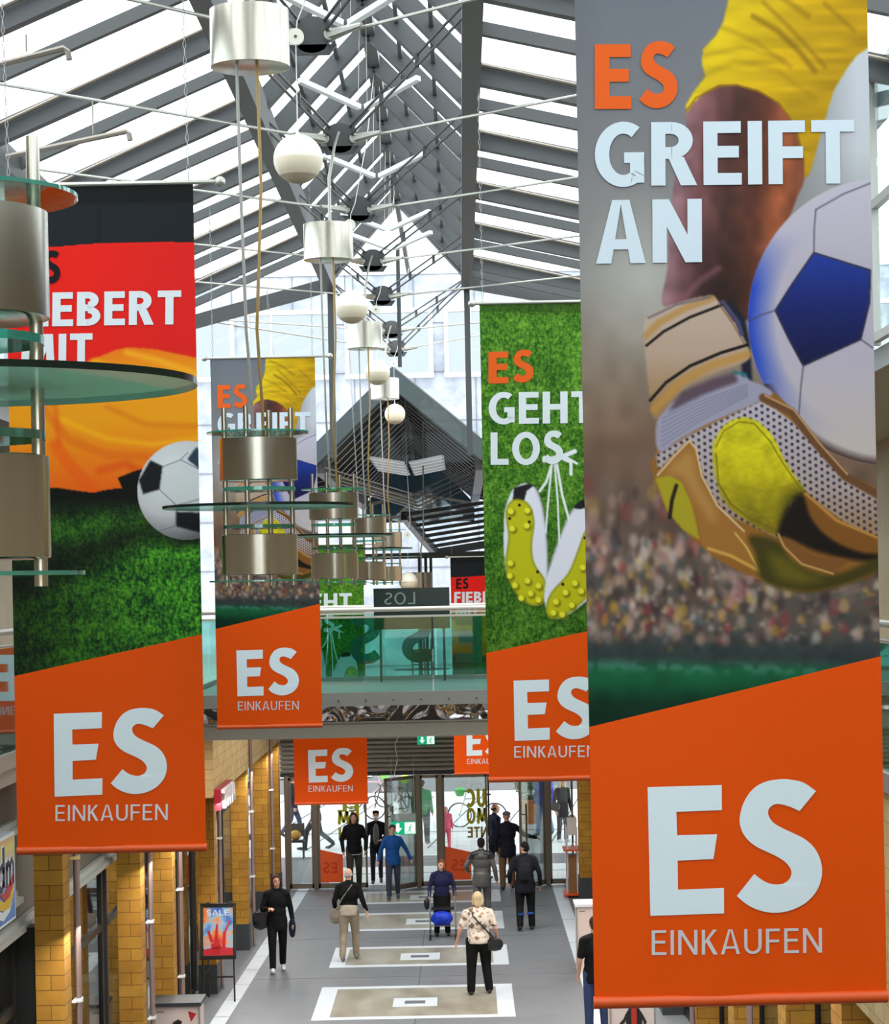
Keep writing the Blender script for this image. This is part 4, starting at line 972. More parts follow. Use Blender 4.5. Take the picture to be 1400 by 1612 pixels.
def leaf(x0, x1, ang=0.0, hinge=None, handle=None):
    """A glass leaf in a slim metal frame, opened by ang about its hinge."""
    DOOR[0] += 1; hx = x0 if hinge is None else hinge
    d = bpy.data.objects.new('door_%d' % DOOR[0], None); COL.objects.link(d); d['kind'] = 'structure'; d.location = (hx, YD * YK, 0); d.rotation_euler = (0, 0, ang)
    a, c = x0 - hx, x1 - hx
    b = MB(); b.box(a, -.025, .03, c, .025, .14); b.box(a, -.025, 2.5, c, .025, 2.57); b.box(a, -.025, .03, a + .045, .025, 2.57); b.box(c - .045, -.025, .03, c, .025, 2.57); obj('frame', b, bronze_m, d, local=True)
    g = MB(); g.box(a + .04, -.005, .13, c - .04, .005, 2.51); obj('glass', g, clear_m, d, local=True)
    if handle:
        for yy in (-.07, .07):
            h = MB(); h.tube([(handle - hx, yy, .75), (handle - hx, yy, 1.95)], .022, 8); h.tube([(handle - hx, yy, 1.0), (handle - hx, 0, 1.0)], .012, 6); h.tube([(handle - hx, yy, 1.7), (handle - hx, 0, 1.7)], .012, 6); obj('handle', h, mat('olive_handle', (104, 96, 66), .35, .6), d, smooth=True, local=True)
    return d
d1 = leaf(posts[0] + .05, posts[1] - .05)
d2 = leaf(posts[1] + .05, dx(578))
d3 = leaf(dx(580), posts[2] - .05, math.radians(52), posts[2] - .05, dx(592))
d4 = leaf(posts[2] + .05, posts[3] - .05)
d5 = leaf(posts[3] + .05, dx(768))
d6 = leaf(dx(776), posts[4] - .05, math.radians(60), posts[4] - .05, dx(788))
d7 = leaf(posts[4] + .05, dx(903))
stk = mat('orange_sticker', (240, 88, 16), .45); stk2 = mat('dark_orange_letter', (206, 60, 8), .45); yel = mat('yellow_letter', (176, 168, 12), .45); olv = mat('olive_letter', (140, 122, 40), .45)
def sticker(d, x0, x1, rev=True):
    ox = d.location.x
    b = MB(); b.prism([(x0 - ox, -.008, .16), (x1 - ox, -.008, .16), (x1 - ox, -.008, .79), (x0 - ox, -.008, .93)], (0, .003, 0)); obj('orange_sticker', b, stk, d, local=True)
    b = MB()
    for pl in (LOGO_E, LOGO_S):
        b.prism([((x1 - ox) - (x1 - x0) * .22 - p[0] / LOGO_W * (x1 - x0) * .55, -.009, .36 + p[1] * .26) for p in pl], (0, -.003, 0))
    obj('sticker_lettering', b, stk2, d, local=True)
sticker(d2, dx(498.5), dx(539)); sticker(d5, dx(700.5), dx(741))
def decal(d, txt, x0, x1, zb, h, m, t=.19):
    ox = d.location.x; ps, w = lettering(txt, t, .1); b = MB()
    for p in ps: b.prism([((x1 - ox) - x / w * (x1 - x0), -.009, zb + y * h) for x, y in p], (0, -.003, 0))
    obj('glass_lettering', b, m, d, local=True)
def zd(py): return EYE - (py - PY0) * YD / F0
decal(d5, 'UC', dx(735), dx(766), zd(1271), .42, yel, .24); decal(d5, 'MO', dx(735), dx(768), zd(1297), .36, yel, .24); decal(d5, 'NTE', dx(736), dx(768), zd(1319), .25, olv, .2)
decal(d2, 'EL', dx(532), dx(566), zd(1274), .2, yel, .24); decal(d2, 'UM', dx(532), dx(566), zd(1294), .3, yel, .24); decal(d2, 'N', dx(533), dx(546), zd(1319), .3, yel, .24)
# green escape sign, its reflection in the door leaf modelled as a second sign
exg = mat('exit_green', (0, 176, 128), .35, emit=.5); exw = mat('exit_white', (232, 246, 240), .35, emit=.7)
def exit_sign(loc, w, h, label):
    s = thing('exit_sign', label, 'sign', loc)
    b = MB(); b.box(-w / 2, 0, 0, w / 2, .05, h); obj('housing', b, exg, s, local=True)
    b = MB(); c = -w * .22
    b.prism([(c - .12 * h, -.003, h * .88), (c + .12 * h, -.003, h * .88), (c + .12 * h, -.003, h * .5), (c + .33 * h, -.003, h * .5), (c, -.003, h * .12), (c - .33 * h, -.003, h * .5), (c - .12 * h, -.003, h * .5)], (0, .003, 0)); obj('arrow', b, exw, s, local=True)
    b = MB(); b.box(w * .05, -.003, h * .06, w * .47, 0, h * .94); obj('door_picture', b, exw, s, local=True)
    b = MB(); r = w * .25
    for p, q, t in (((.06, .62), (-.02, .36), .1), ((.06, .6), (.2, .56), .06), ((.04, .58), (-.14, .5), .06), ((-.02, .36), (.1, .22), .07), ((.1, .22), (.06, .06), .06), ((-.02, .36), (-.12, .22), .07), ((-.12, .22), (-.24, .2), .06)):
        b.bar((r + p[0] * h, -.005, p[1] * h), (r + q[0] * h, -.005, q[1] * h), .004, t * h, (0, 0, 1) if abs(p[0] - q[0]) > .1 else (1, 0, 0))
    b.ell((r + .1 * h, -.005, .74 * h), (.07 * h, .004, .07 * h), 10, 6); obj('running_figure', b, exg, s, local=True)
    return s
p = Wp(671, 1172, 34.68); exit_sign((p.x, 34.68, p.z), .40, .2, 'small green escape sign on the louvred band over the glass doors')
p = Wp(635.5, 1313.5, 33.95); s = exit_sign((p.x, 33.95, p.z), .56, .28, 'reflection of a green escape sign by the open door, modelled as a sign with arrow on a glass plate')
b = MB(); b.box(-.28, .01, .28, .28, .03, .46); obj('glass_plate', b, glass('sign_plate', (.75, .8, .8), .1, body=.5, body_rgb=(180, 190, 190)), s, local=True)
for x in (-.25, .25):
    b = MB(); b.tube([(x, .02, .46), (x, .02, 3.0 - p.z)], .005, 6); obj('suspension_wire', b, rod_m, s, local=True)
    b = MB(); b.tube([(x, .0, 3.0 - p.z), (x, .85 * YK + .03, 3.0 - p.z)], .008, 6); obj('bracket', b, rod_m, s, local=True)
t = MB(); t.tube([Wp(632, 1150, 34.69), Wp(622, 1172, 34.69), Wp(626, 1195, 34.69), Wp(620, 1225, 34.69)], .01, 6); tag(obj('cable', t, mat('cable_white', (214, 212, 206), .5), smooth=True), 'pale loose cable dangling in front of the louvres', 'cable')
# roof behind the camera is left open; unseen back wall, upper piers and panes shaped to streak the drums; the upper floor the camera stands on
b = MB(); b.box(-9, -6, 5.12, 8, .2, 5.4); obj('floor_upper', b, tile_m, kind='structure')
b = MB(); b.box(-9, -6.3, 0, 8, -6, 6.6); obj('wall_back', b, cream_m, kind='structure')
b = MB()
for x0, x1 in ((-9, -5.0), (-3.7, -2.9), (-1.4, -1.1), (.5, 1.1), (2.6, 2.8), (4.6, 8)): b.box(x0, -6.3, 6.6, x1, -6, 12.6)
obj('wall_back_streak_piers', b, mat('gallery_wall', (150, 128, 96)), kind='structure')
g = MB(); g.box(-5, -6.15, 6.6, 4.6, -6.13, 12.4); window(g, pane_m)

# ------------------------------------------------------------------ pendant lamps of steel drums and glass discs
def px2(y): return (926 - y) / 252.6          # height above eye level of a row on the second tower
LX = -1.245
def make_tower(drop=0.0):
    t = thing('pendant_lamp', 'x', 'pendant lamp', (LX, 9.5, EYE), 'steel drum pendant lamps')
    def ring_drum(name, z0, z1, r, m=chrome):
        b = MB(); b.lathe([(r - .012, z1), (r, z1 - .004), (r, z0 + .004), (r - .012, z0)], n=64); o = obj(name, b, m, t, smooth=True, local=True)
        c = MB(); c.lathe([(.001, z0 + .012), (r - .014, z0 + .012), (r - .014, z0 + .016), (.001, z0 + .016)], n=48, close=True); obj('underside', c, mirror if name == 'canopy_drum' else mat('lamp_inside', (120, 104, 84), .5), o, local=True)
        return o
    def disc(name, z, r, th, m, edge, hole=0.0):
        b = MB(); b.lathe([(max(.002, hole), z), (r - .001, z)], n=72); b.v = b.v[:]; b.f = b.f[:72]; b.k = b.k[:72]
        b2 = MB(); b2.lathe([(r, z - th / 2), (r, z + th / 2)], n=72); b2.f = b2.f[:72]; b2.k = b2.k[:72]
        top = MB(); top.lathe([(r - .001, z + th / 2), (max(.002, hole), z + th / 2), (max(.002, hole), z - th / 2), (r - .001, z - th / 2)], n=72); top.f = top.f[:72 * 3]; top.k = top.k[:72 * 3]
        o = obj(name, top, m, t, local=True, smooth=True); obj('disc_edge', b2, edge, o, local=True, smooth=True); return o
    ring_drum('canopy_drum', px2(107) - drop, px2(15) - drop, .247)
    ring_drum('upper_drum', px2(757), px2(690), .243); ring_drum('lower_drum', px2(905), px2(841), .235)
    disc('small_disc', px2(681), .317, .010, disc_m, edge_m, .05); disc('small_disc', px2(770), .228, .022, disc_m, edge_m); disc('small_disc', px2(829), .228, .022, disc_m, edge_m); disc('bottom_disc', px2(914), .317, .010, disc_m, edge_m)
    disc('large_disc', px2(797), .60, .017, frost_m, dkedge_m)
    for a in (195, 255, 15, 75):
        x, y = .21 * math.cos(math.radians(a)), .21 * math.sin(math.radians(a)); b = MB(); b.tube([(x, y, px2(922)), (x, y, px2(642))], .017, 12); obj('rod', b, chrome, t, smooth=True, local=True)
    for xa, xb, ya, m in ((-.075, -.03, -.12, mat('grey_cable', (150, 148, 142), .4, .4)), (.05, .035, -.1, mat('brass_cable', (150, 122, 70), .4, .5))):
        b = MB(); b.tube([(xa, ya, px2(100) - drop), (xa + .01, ya, px2(300) - drop * .7), (xb - .02, ya * .7, px2(520) - drop * .25), (xb, -.02, px2(640)), (xb, 0, px2(690))], .010, 8); obj('cable', b, m, t, smooth=True, local=True)
    b = MB(); b.tube([(.02, 0, px2(60) - drop), (.02, 0, px2(-100) - drop), (.08, 0, px2(-180) - drop), (.13, 0, 4.52 if not drop else 6.1)], .016, 10); obj('stem', b, rod_m, t, smooth=True, local=True)
    return t
T0 = make_tower()
T0['label'] = 'pendant lamp of steel drums and glass discs in front of the glove banner at left'
dup(T0, (-1.235, 3.72, EYE), 'nearest pendant lamp, its drums and discs cut off by the left edge of the photo')
dup(T0, (LX, 15.15, EYE), 'pendant lamp right of the left glove banner, its lower drum above green grass')
dup(T0, (LX, 20.85, EYE), 'pendant lamp third in the row behind the left glove banner')
dup(T0, (LX, 26.5, EYE), 'smallest and farthest pendant lamp of the row above the bridge rail')
TL = make_tower(1.03); TL['label'] = 'low pendant lamp seen behind the glass of the footbridge'; TL.location = (-.85, 32.5 * YK, 4.6)
def make_globe(top=(.3, .3, 2.72)):
    g = thing('globe_lamp', 'x', 'globe lamp', (-1.17, 11.6, 10.16), 'globe lamps under the roof')
    r = .188; half = [(r * math.cos(a), r * math.sin(a)) for a in [k * PI / 24 for k in range(13)]]
    b = MB(); b.lathe([(x, z) for x, z in half[:-1]] + [(.002, r)], n=40); obj('upper_shell', b, globe_m, g, smooth=True, local=True)
    b = MB(); b.lathe([(r, 0)] + [(r * math.cos(a), -r * math.sin(a)) for a in [k * .06 for k in range(1, 13)]], n=40); obj('lower_shell', b, globe2_m, g, smooth=True, local=True)
    b = MB(); b.lathe([(r * .99 * math.cos(a), -r * .99 * math.sin(a)) for a in [.70 + k * .0725 for k in range(12)]] + [(.002, -r * .99)], n=40); obj('base_cap', b, globe3_m, g, smooth=True, local=True)
    b = MB(); b.tube([(0, 0, r - .005), (0, 0, .9)], .004, 6); b.tube([(0, 0, r - .01), (0, 0, r + .03)], [.018, .006], 8); obj('wire', b, white_m, g, local=True)
    b = MB(); b.tube([(0, -.02, .93), (0, .02, .93)], .063, 24); p = obj('pulley_disc', b, globe_m, g, smooth=True, local=True); c = MB(); c.tube([(0, -.026, .93), (0, -.018, .93)], .012, 10); obj('pulley_pin', c, steel_dk, p, local=True)
    b = MB(); b.tube([(0, .03, .95), (.01, .04, 1.06), (.06, .05, 1.18), (top[0] * .67, top[1] * .67, top[2] * .7), top], .006, 6); obj('feed_cable', b, rod_m, g, smooth=True, local=True)
    return g
G0 = make_globe(); G0['label'] = 'large cream globe lamp hanging below the steel canopy drum at the upper left'
dup(G0, (-1.165, 17.2, 10.05), 'second globe lamp, beside the gable post at mid height')
dup(G0, (-1.165, 22.5, 10.05), 'third globe lamp, just above the apex of the lower dark gable')
dup(G0, (-1.14, 28.0, 10.05), 'fourth globe lamp, in front of the lower dark gable')
GL = make_globe((0, .3, 3.72)); GL['label'] = 'low globe lamp above the dark reflection panel behind the bridge rail'; GL.location = (-1.04, 30.5 * YK, 6.98)

for x, y0, y1 in ((-6.6, 14, 19.4), (-6.6, 20, 25), (-6.6, 26, 34), (5.2, 15, 22), (5.2, 23, 33)):     # ceiling lights inside the shops
    L = bpy.data.lights.new('shop_light', 'AREA'); L.shape = 'RECTANGLE'; L.size = 1.2; L.size_y = (y1 - y0) * YK; L.energy = 300; L.color = (1, .93, .8)
    o = bpy.data.objects.new('shop_light', L); COL.objects.link(o); o.location = (x, (y0 + y1) / 2 * YK, 3.4)
for x in (-3.4, 1.6):                                # added fill discs without fixtures under the footbridge, brightening the floor below
    L = bpy.data.lights.new('bridge_fill', 'AREA'); L.shape = 'DISK'; L.size = .3; L.energy = 120; L.color = (1, .95, .88); L.spread = math.radians(150)
    o = bpy.data.objects.new('bridge_fill', L); COL.objects.link(o); o.location = (x, 23.8 * YK, 5.1)

for x in (-4.02, 2.92):                              # long fill areas added under both fascias to brighten the ground floor, no fixtures
    L = bpy.data.lights.new('fascia_fill', 'AREA'); L.shape = 'RECTANGLE'; L.size = .12; L.size_y = 21 * YK; L.energy = 380; L.color = (1, .98, .95)
    o = bpy.data.objects.new('fascia_fill', L); COL.objects.link(o); o.location = (x, 23.8 * YK, 3.40); o.rotation_euler = (0, math.radians(-18 if x < 0 else 18), 0)

# ------------------------------------------------------------------ shop sign, easel, poster boxes, stands, shop contents
sg = thing('shop_sign', 'blue and yellow dm shop sign on the ledge at the left edge', 'sign', (-4.4, 14.7, 3.77))
def band_mat(name, stops, axis='Z', size=1.0, off=0.0):
    m = bpy.data.materials.new(name); m.use_nodes = True; n, l = m.node_tree.nodes, m.node_tree.links
    t = n.new('ShaderNodeTexCoord'); s = n.new('ShaderNodeSeparateXYZ'); a = n.new('ShaderNodeMath'); a.operation = 'MULTIPLY_ADD'; a.inputs[1].default_value = 1 / size; a.inputs[2].default_value = off
    r = n.new('ShaderNodeValToRGB'); l.new(t.outputs['Object'], s.inputs[0]); l.new(s.outputs[axis], a.inputs[0]); l.new(a.outputs[0], r.inputs[0])
    e = r.color_ramp.elements; e[0].position = stops[0][0]; e[0].color = (*lin(stops[0][1]), 1); e[1].position = stops[-1][0]; e[1].color = (*lin(stops[-1][1]), 1)
    for p, c in stops[1:-1]: k = e.new(p); k.color = (*lin(c), 1)
    b = n['Principled BSDF']; b.inputs['Roughness'].default_value = .35; l.new(r.outputs[0], b.inputs['Base Color']); return m
b = MB(); b.box(-4.5, 13.3, 3.77, -4.35, 14.7, 4.61); obj('sign_box', b, white_m, sg)
b = MB(); b.box(-4.352, 13.33, 3.80, -4.345, 14.67, 4.58); obj('sign_face', b, band_mat('sign_gradient', [(0, (60, 130, 206)), (.3, (120, 150, 210)), (.55, (190, 170, 190)), (.8, (236, 214, 110)), (1, (206, 90, 140))], 'Z', .9, 0.0), sg)
def yz(pts, x, d=.006): return [(x, 14.67 - (1 - a) * 1.0, 3.80 + z * .78) for a, z in pts]
def lobe(cy, cz, r, h, t):  # lower-case bowl
    return [(cy + r * math.cos(k * PI / 12), cz + h * math.sin(k * PI / 12)) for k in range(24)]
b = MB()
def strip(pts, w):
    L = [Vector((0, a, c)) for a, c in pts]; o = []; q = []
    for i, p in enumerate(L):
        d = (L[min(i + 1, len(L) - 1)] - L[max(i - 1, 0)]).normalized(); nrm = Vector((0, -d.z, d.y)) * w / 2
        o.append(p + nrm); q.append(p - nrm)
    return [(v.y, v.z) for v in o + q[::-1]]
def put(mb, pts, x): mb.prism(yz(pts, x), (.006, 0, 0))
D = [strip([(.40, .92), (.40, .44)], .10), strip([(.40, .62), (.30, .70), (.20, .66), (.16, .55), (.20, .44), (.30, .42), (.40, .50)], .08), strip([(.54, .42), (.54, .72)], .08), strip([(.54, .62), (.62, .72), (.69, .66), (.69, .42)], .07), strip([(.69, .62), (.78, .73), (.86, .66), (.86, .42)], .07)]
w = MB()
D = [[(.5 + (a - .2) * .66, z) for a, z in p] for p in D]
for p in D: put(w, [(a + .02, z) for a, z in p], -4.345)
for p in D: put(w, [(a - .02, z + .015) for a, z in p], -4.345)
obj('letter_outline', w, white_m, sg)
for p in D: put(b, p, -4.343)
obj('lettering', b, mat('sign_navy', (28, 26, 70), .4), sg)
for nm, pts, m in (('wave_white', [(.0, .12), (.15, .26), (.35, .24), (.6, .14), (.8, .2), (.95, .42), (.95, .34), (.8, .1), (.6, .04), (.35, .14), (.15, .14), (.0, .02)], white_m), ('wave_yellow', [(0, .30), (.18, .38), (.4, .36), (.62, .26), (.8, .28), (.93, .40), (.9, .26), (.78, .15), (.6, .16), (.35, .25), (.15, .24), (0, .14)], mat('sign_yellow', (236, 190, 30), .4)), ('wave_red', [(.5, .38), (.66, .36), (.8, .44), (.93, .56), (.93, .42), (.8, .29), (.66, .26)], mat('sign_red', (206, 44, 50), .4)), ('wave_red', [(0, .22), (.2, .26), (.38, .22), (.2, .16), (0, .08)], mat('sign_red', (206, 44, 50), .4))):
    k = MB(); put(k, pts, -4.343 if nm != 'wave_white' else -4.345); obj(nm, k, m, sg)
b = MB(); b.box(-4.69, 13.6, 3.9, -4.5, 14.6, 4.0); obj('bracket', b, alu_m, sg)

ts = thing('shop_sign', 'red and white lit letter sign under the cream brick band', 'sign', (-4.05, 24.95, 3.3))
b = MB(); b.box(-4.10, 24.95, 3.28, -3.99, 26.25, 3.62); obj('sign_box', b, mat('sign_dark_red', (150, 20, 40), .4), ts)
ps, w = lettering('THA', .2, .12)
b = MB()
for p in ps: b.prism([(-3.99, 25.0 + x / w * 1.2, 3.29 + y * .32) for x, y in p], (.06, 0, 0))
obj('lettering', b, mat('sign_letter_white', (224, 220, 222), .4, emit=.06), ts)
b = MB(); b.box(-4.12, 25.3, 3.26, -3.97, 26.25, 3.285); b.box(-4.17, 25.5, 3.4, -4.09, 25.6, 3.5); obj('sign_rail', b, alu_m, ts)

# sale easel
ez = thing('easel_sign', 'black folding easel holding a colourful SALE poster by the left wall', 'sign', (-4.2, 25.5, 0))
fx0, fx1, fy = -4.45, -3.90, 25.5
b = MB(); zt, zb_ = 1.60, .74; lean = .10
def P(x, z): return (x, fy + (z - .74) * lean, z)
b.bar(P(fx0, zb_), P(fx0, zt), .05, .03, (0, 1, 0)); b.bar(P(fx1, zb_), P(fx1, zt), .05, .03, (0, 1, 0)); b.bar(P(fx0 - .025, zb_), P(fx1 + .025, zb_), .03, .06); b.bar(P(fx0 - .025, zt), P(fx1 + .025, zt), .03, .06)
obj('frame', b, black_m, ez)
b = MB(); b.prism([P(fx0 + .02, zb_ + .02), P(fx1 - .02, zb_ + .02), P(fx1 - .02, zt - .02), P(fx0 + .02, zt - .02)], (0, .02, 0))
pm = bpy.data.materials.new('poster_paint'); pm.use_nodes = True; n, l = pm.node_tree.nodes, pm.node_tree.links
t = n.new('ShaderNodeTexCoord'); z = n.new('ShaderNodeTexNoise'); z.inputs['Scale'].default_value = 3.4; z.inputs['Detail'].default_value = 2; r = n.new('ShaderNodeValToRGB')
e = r.color_ramp.elements; e[0].position = .3; e[0].color = (*lin((60, 100, 190)), 1); e[1].position = .62; e[1].color = (*lin((216, 62, 46)), 1)
for p_, c_ in ((.42, (150, 190, 216)), (.5, (232, 150, 80))): k = e.new(p_); k.color = (*lin(c_), 1)
l.new(t.outputs['Object'], z.inputs['Vector']); l.new(z.outputs['Fac'], r.inputs[0]); l.new(r.outputs[0], n['Principled BSDF'].inputs['Base Color']); n['Principled BSDF'].inputs['Roughness'].default_value = .3
po = obj('poster', b, pm, ez)
redp = mat('poster_red', (196, 30, 40), .35)
def pf(u, v): x = fx0 + .02 + u * (fx1 - fx0 - .04); zz = zb_ + .02 + v * (zt - zb_ - .04); a = P(x, zz); return (a[0], a[1] - .002, a[2])
b = MB()
for pts in ([(.02, .02), (.98, .02), (.98, .16), (.55, .2), (.02, .14)], [(.25, .10), (.52, .06), (.6, .2), (.5, .32), (.28, .24)], [(.36, .3), (.44, .66), (.50, .64), (.50, .28)], [(.24, .3), (.14, .5), (.22, .53), (.34, .28)], [(.62, .18), (.66, .5), (.76, .5), (.74, .16)], [(.7, .5), (.86, .72), (.9, .7), (.76, .48)]): b.prism([pf(*q) for q in pts], (0, -.002, 0))
obj('red_shapes', b, redp, po)
b = MB(); ps, w = lettering('SALE', .13, .16)
for p in ps: b.prism([pf(.12 + x / w * .74, .82 + y * .11) for x, y in p], (0, -.003, 0))
obj('lettering', b, white_m, po)
for x, s_ in ((fx0 + .02, -1), (fx1 - .02, 1)):
    b = MB(); b.tube([P(x, .9), (x + .01 * s_, fy - .02, 0)], .014, 8); obj('leg', b, black_m, ez)
b = MB(); b.tube([(fx0 + .1, fy + .09, 1.5), (fx0 + .05, fy + .3, 0)], .012, 8); obj('leg', b, black_m, ez)
b = MB(); b.bar((fx0 + .03, fy - .01, .42), (fx1 - .03, fy - .01, .42), .02, .03); obj('brace', b, black_m, ez)
b = MB(); b.bar((fx0 + .03, fy, .46), (fx0 + .08, fy + .2, .5), .015, .02); obj('strut', b, black_m, ez)
b = MB(); b.box(fx0 - .06, fy - .06, .12, fx0 + .14, fy - .03, .15); obj('foot_bar', b, black_m, ez)
for x in (fx0 + .08, fx1 - .1):
    b = MB(); b.box(x, fy + .09, zt, x + .05, fy + .12, zt + .05); obj('clip', b, black_m, ez)

# advertising boxes with a drawn figure
pink_m = mat('box_pink', (232, 210, 200), .45); lid_m = mat('box_lid', (52, 56, 58), .45)
def figure(par, x0, y, z0, w, h, coat, top, beret=True):
    def q(u, v): return (x0 + u * w, y, z0 + v * h)
    def pr(nm, pts, m, d=-.003): k = MB(); k.prism([q(*a) for a in pts], (0, d, 0)); obj(nm, k, m, par)
    skin = mat('drawn_skin', (226, 190, 160), .5)
    pr('drawn_trousers', [(.38, .0), (.47, .0), (.5, .26), (.53, .0), (.62, .0), (.60, .38), (.40, .38)], mat('drawn_dark', (30, 26, 26), .5))
    pr('drawn_coat', [(.34, .36), (.66, .36), (.70, .6), (.60, .70), (.40, .70), (.30, .6)], coat, -.004); pr('drawn_shirt', [(.44, .38), (.56, .38), (.56, .70), (.44, .70)], top, -.006)
    pr('drawn_arm', [(.30, .6), (.36, .64), (.30, .5), (.2, .44), (.17, .48), (.26, .54)], coat, -.005); pr('drawn_arm', [(.70, .6), (.64, .64), (.72, .46), (.66, .40), (.76, .44), (.78, .5)], coat, -.005)
    pr('drawn_face', [(.45, .70), (.55, .70), (.57, .8), (.54, .86), (.46, .86), (.43, .8)], skin, -.005)
    if beret: pr('drawn_hat', [(.36, .83), (.42, .88), (.52, .91), (.60, .88), (.58, .84), (.46, .84), (.40, .81)], mat('drawn_dark', (30, 26, 26), .5), -.007)
    else: pr('drawn_hair', [(.42, .66), (.46, .8), (.46, .86), (.54, .86), (.54, .8), (.58, .66), (.62, .7), (.58, .9), (.5, .94), (.42, .9), (.38, .7)], mat('drawn_dark', (30, 26, 26), .5), -.007)
def poster_box(label, x, y, lid, coat, top, beret, tri):
    t = thing('poster_box', label, 'advertising box', (x, y, 0)); w, d, h = .64, .38, 1.17
    b = MB(); b.box(x, y, 0, x + w, y + d, h); obj('body', b, pink_m, t)
    for xx in (x - .012, x + w - .012):
        k = MB(); k.box(xx, y - .012, 0, xx + .024, y + .012, h); obj('corner_strip', k, alu_m, t)
    b = MB(); b.box(x - .03, y - .03, h, x + w + .03, y + d + .03, h + .05); obj('lid', b, lid, t)
    figure(t, x + .02, y - .001, .06, w, 1.02, coat, top, beret)
    k = MB(); k.prism([(x + w * .76, y, h - .07), (x + w * .94, y, h - .11), (x + w * .82, y, h - .22)], (0, -.004, 0))
    if tri: obj('red_triangle', k, mat('poster_tri', (190, 30, 36), .45), t)
    k = MB(); k.box(x + .05, y - .003, h - .085, x + .15, y, h - .07); obj('caption_line', k, mat('caption_grey', (120, 104, 100), .5), t)
    return t
vest = mat('drawn_red_vest', (190, 50, 34), .5); crm = mat('drawn_cream', (236, 220, 196), .5); blk = mat('drawn_dark', (30, 26, 26), .5); ink = mat('drawn_outline', (206, 184, 168), .5)
p = Wp(240, 1572, 21.0); poster_box('pink poster box with dark lid and a drawn man in a beret, lower left', p.x, 21.0, lid_m, vest, crm, True, True)
p = Wp(908, 1440, 26.9); poster_box('pale poster box with white lid beside the man in the black T-shirt', p.x, 26.9, white_m, ink, crm, True, False)
p = Wp(961, 1590, 21.9); poster_box('poster box under the large banner, its drawn woman wearing black and red', p.x, 21.9, white_m, blk, vest, False, False)

# brochure stand at the right pier
st = thing('brochure_stand', 'white wire brochure stand with orange shelves by the right brick pier', 'stand', (2.25, 33.6, 0))
b = MB()
for x in (2.22, 2.44):
    for y in (33.4, 33.75): b.tube([(x, y, .04), (x, y, 1.55)], .012, 6)
b.tube([(2.22, 33.4, 1.05), (2.44, 33.4, 1.25)], .01, 6); obj('wire_frame', b, white_m, st)
for z in (.05, 1.02):
    b = MB(); b.box(2.14, 33.3, z, 2.52, 33.82, z + .035); obj('shelf', b, stk, st)
b = MB(); b.box(2.24, 33.45, 1.35, 2.44, 33.6, 1.72); obj('leaflet_box', b, mat('leaflet_white', (232, 226, 220), .5), st)
b = MB(); b.box(2.26, 33.42, .09, 2.42, 33.7, .9); obj('leaflet_stack', b, mat('leaflet_brown', (150, 104, 60), .6), st)
# inside the nearest lit shop
dp = thing('window_poster', 'tall white-framed rounded poster standing in the lit shop window at left', 'poster', (-5.2, 20.6, .9))
def rr(w, h, r, n=6):
    o = []
    for cx_, cz_, a0 in ((w - r, r, -90), (w - r, h - r, 0), (r, h - r, 90), (r, r, 180)): o += [(cx_ + r * math.cos(math.radians(a0 + 90 * k / n)), cz_ + r * math.sin(math.radians(a0 + 90 * k / n))) for k in range(n + 1)]
    return o
b = MB(); b.prism([(-4.80, 20.1 + u, 1.70 + v) for u, v in rr(.75, 1.15, .08)], (-.03, 0, 0)); obj('border', b, white_m, dp)
b = MB(); b.prism([(-4.797, 20.16 + u, 1.76 + v) for u, v in rr(.63, 1.03, .05)], (.004, 0, 0)); obj('panel', b, mat('poster_grey', (150, 150, 138), .3), dp)
b = MB(); b.tube([(-4.82, 20.47, 1.74), (-4.82, 20.47, .02)], .015, 8); b.box(-4.95, 20.3, .006, -4.76, 20.64, .03); obj('stand', b, alu_m, dp)
sh = thing('shop_shelf', 'white shelf unit with goods inside the lit shop at left', 'shelf', (-6, 18.0, 0))
b = MB(); b.box(-6.1, 23.0, .006, -5.3, 23.4, 1.0); obj('cabinet', b, white_m, sh)
for z in (1.0, 1.6): k = MB(); k.box(-6.1, 22.95, z, -5.3, 23.4, z + .04); obj('shelf_board', k, white_m, sh)
for x in (-6.08, -5.34): k = MB(); k.box(x, 23.36, 1.0, x + .03, 23.4, 1.8); obj('upright', k, white_m, sh)
cols = [(206, 80, 140), (226, 220, 226), (90, 110, 190), (50, 140, 100), (222, 200, 200), (150, 60, 110), (40, 100, 170), (214, 140, 60)]
names = ['pink', 'white', 'blue', 'green', 'pale pink', 'plum', 'deep blue', 'amber']
tb = thing('display_table', 'narrow white display table with a row of bottles in the shop window', 'table', (-5.1, 18, 0))
b = MB(); b.box(-5.2, 17.6, 1.08, -4.84, 19.9, 1.12); obj('table_top', b, white_m, tb)
for x in (-5.17, -4.87):
    for y in (17.65, 19.8): k = MB(); k.box(x - .02, y - .02, .006, x + .02, y + .02, 1.08); obj('leg', k, white_m, tb)
for i, c in enumerate(cols):
    k = MB(); y = 17.8 + i * .26; h = (.42, .30, .5, .38)[i % 4]; k.lathe([(.001, 1.12), (.075, 1.12), (.08, 1.14), (.08, 1.12 + h * .75), (.03, 1.12 + h * .85), (.03, 1.12 + h), (.001, 1.12 + h)], (-4.98, y, 0), 16)
    tag(obj('bottle', k, mat('bottle_%s' % names[i].replace(' ', '_'), c, .3), smooth=True), '%s bottle in the row on the white table in the shop window' % names[i], 'bottle', 'bottles in the shop window')
b = MB(); b.box(-5.35, 21.4, 2.3, -5.31, 21.8, 3.1); tag(obj('hanging_card', b, mat('card_orange', (226, 98, 30), .5)), 'orange card hanging inside the lit shop window at left', 'card')
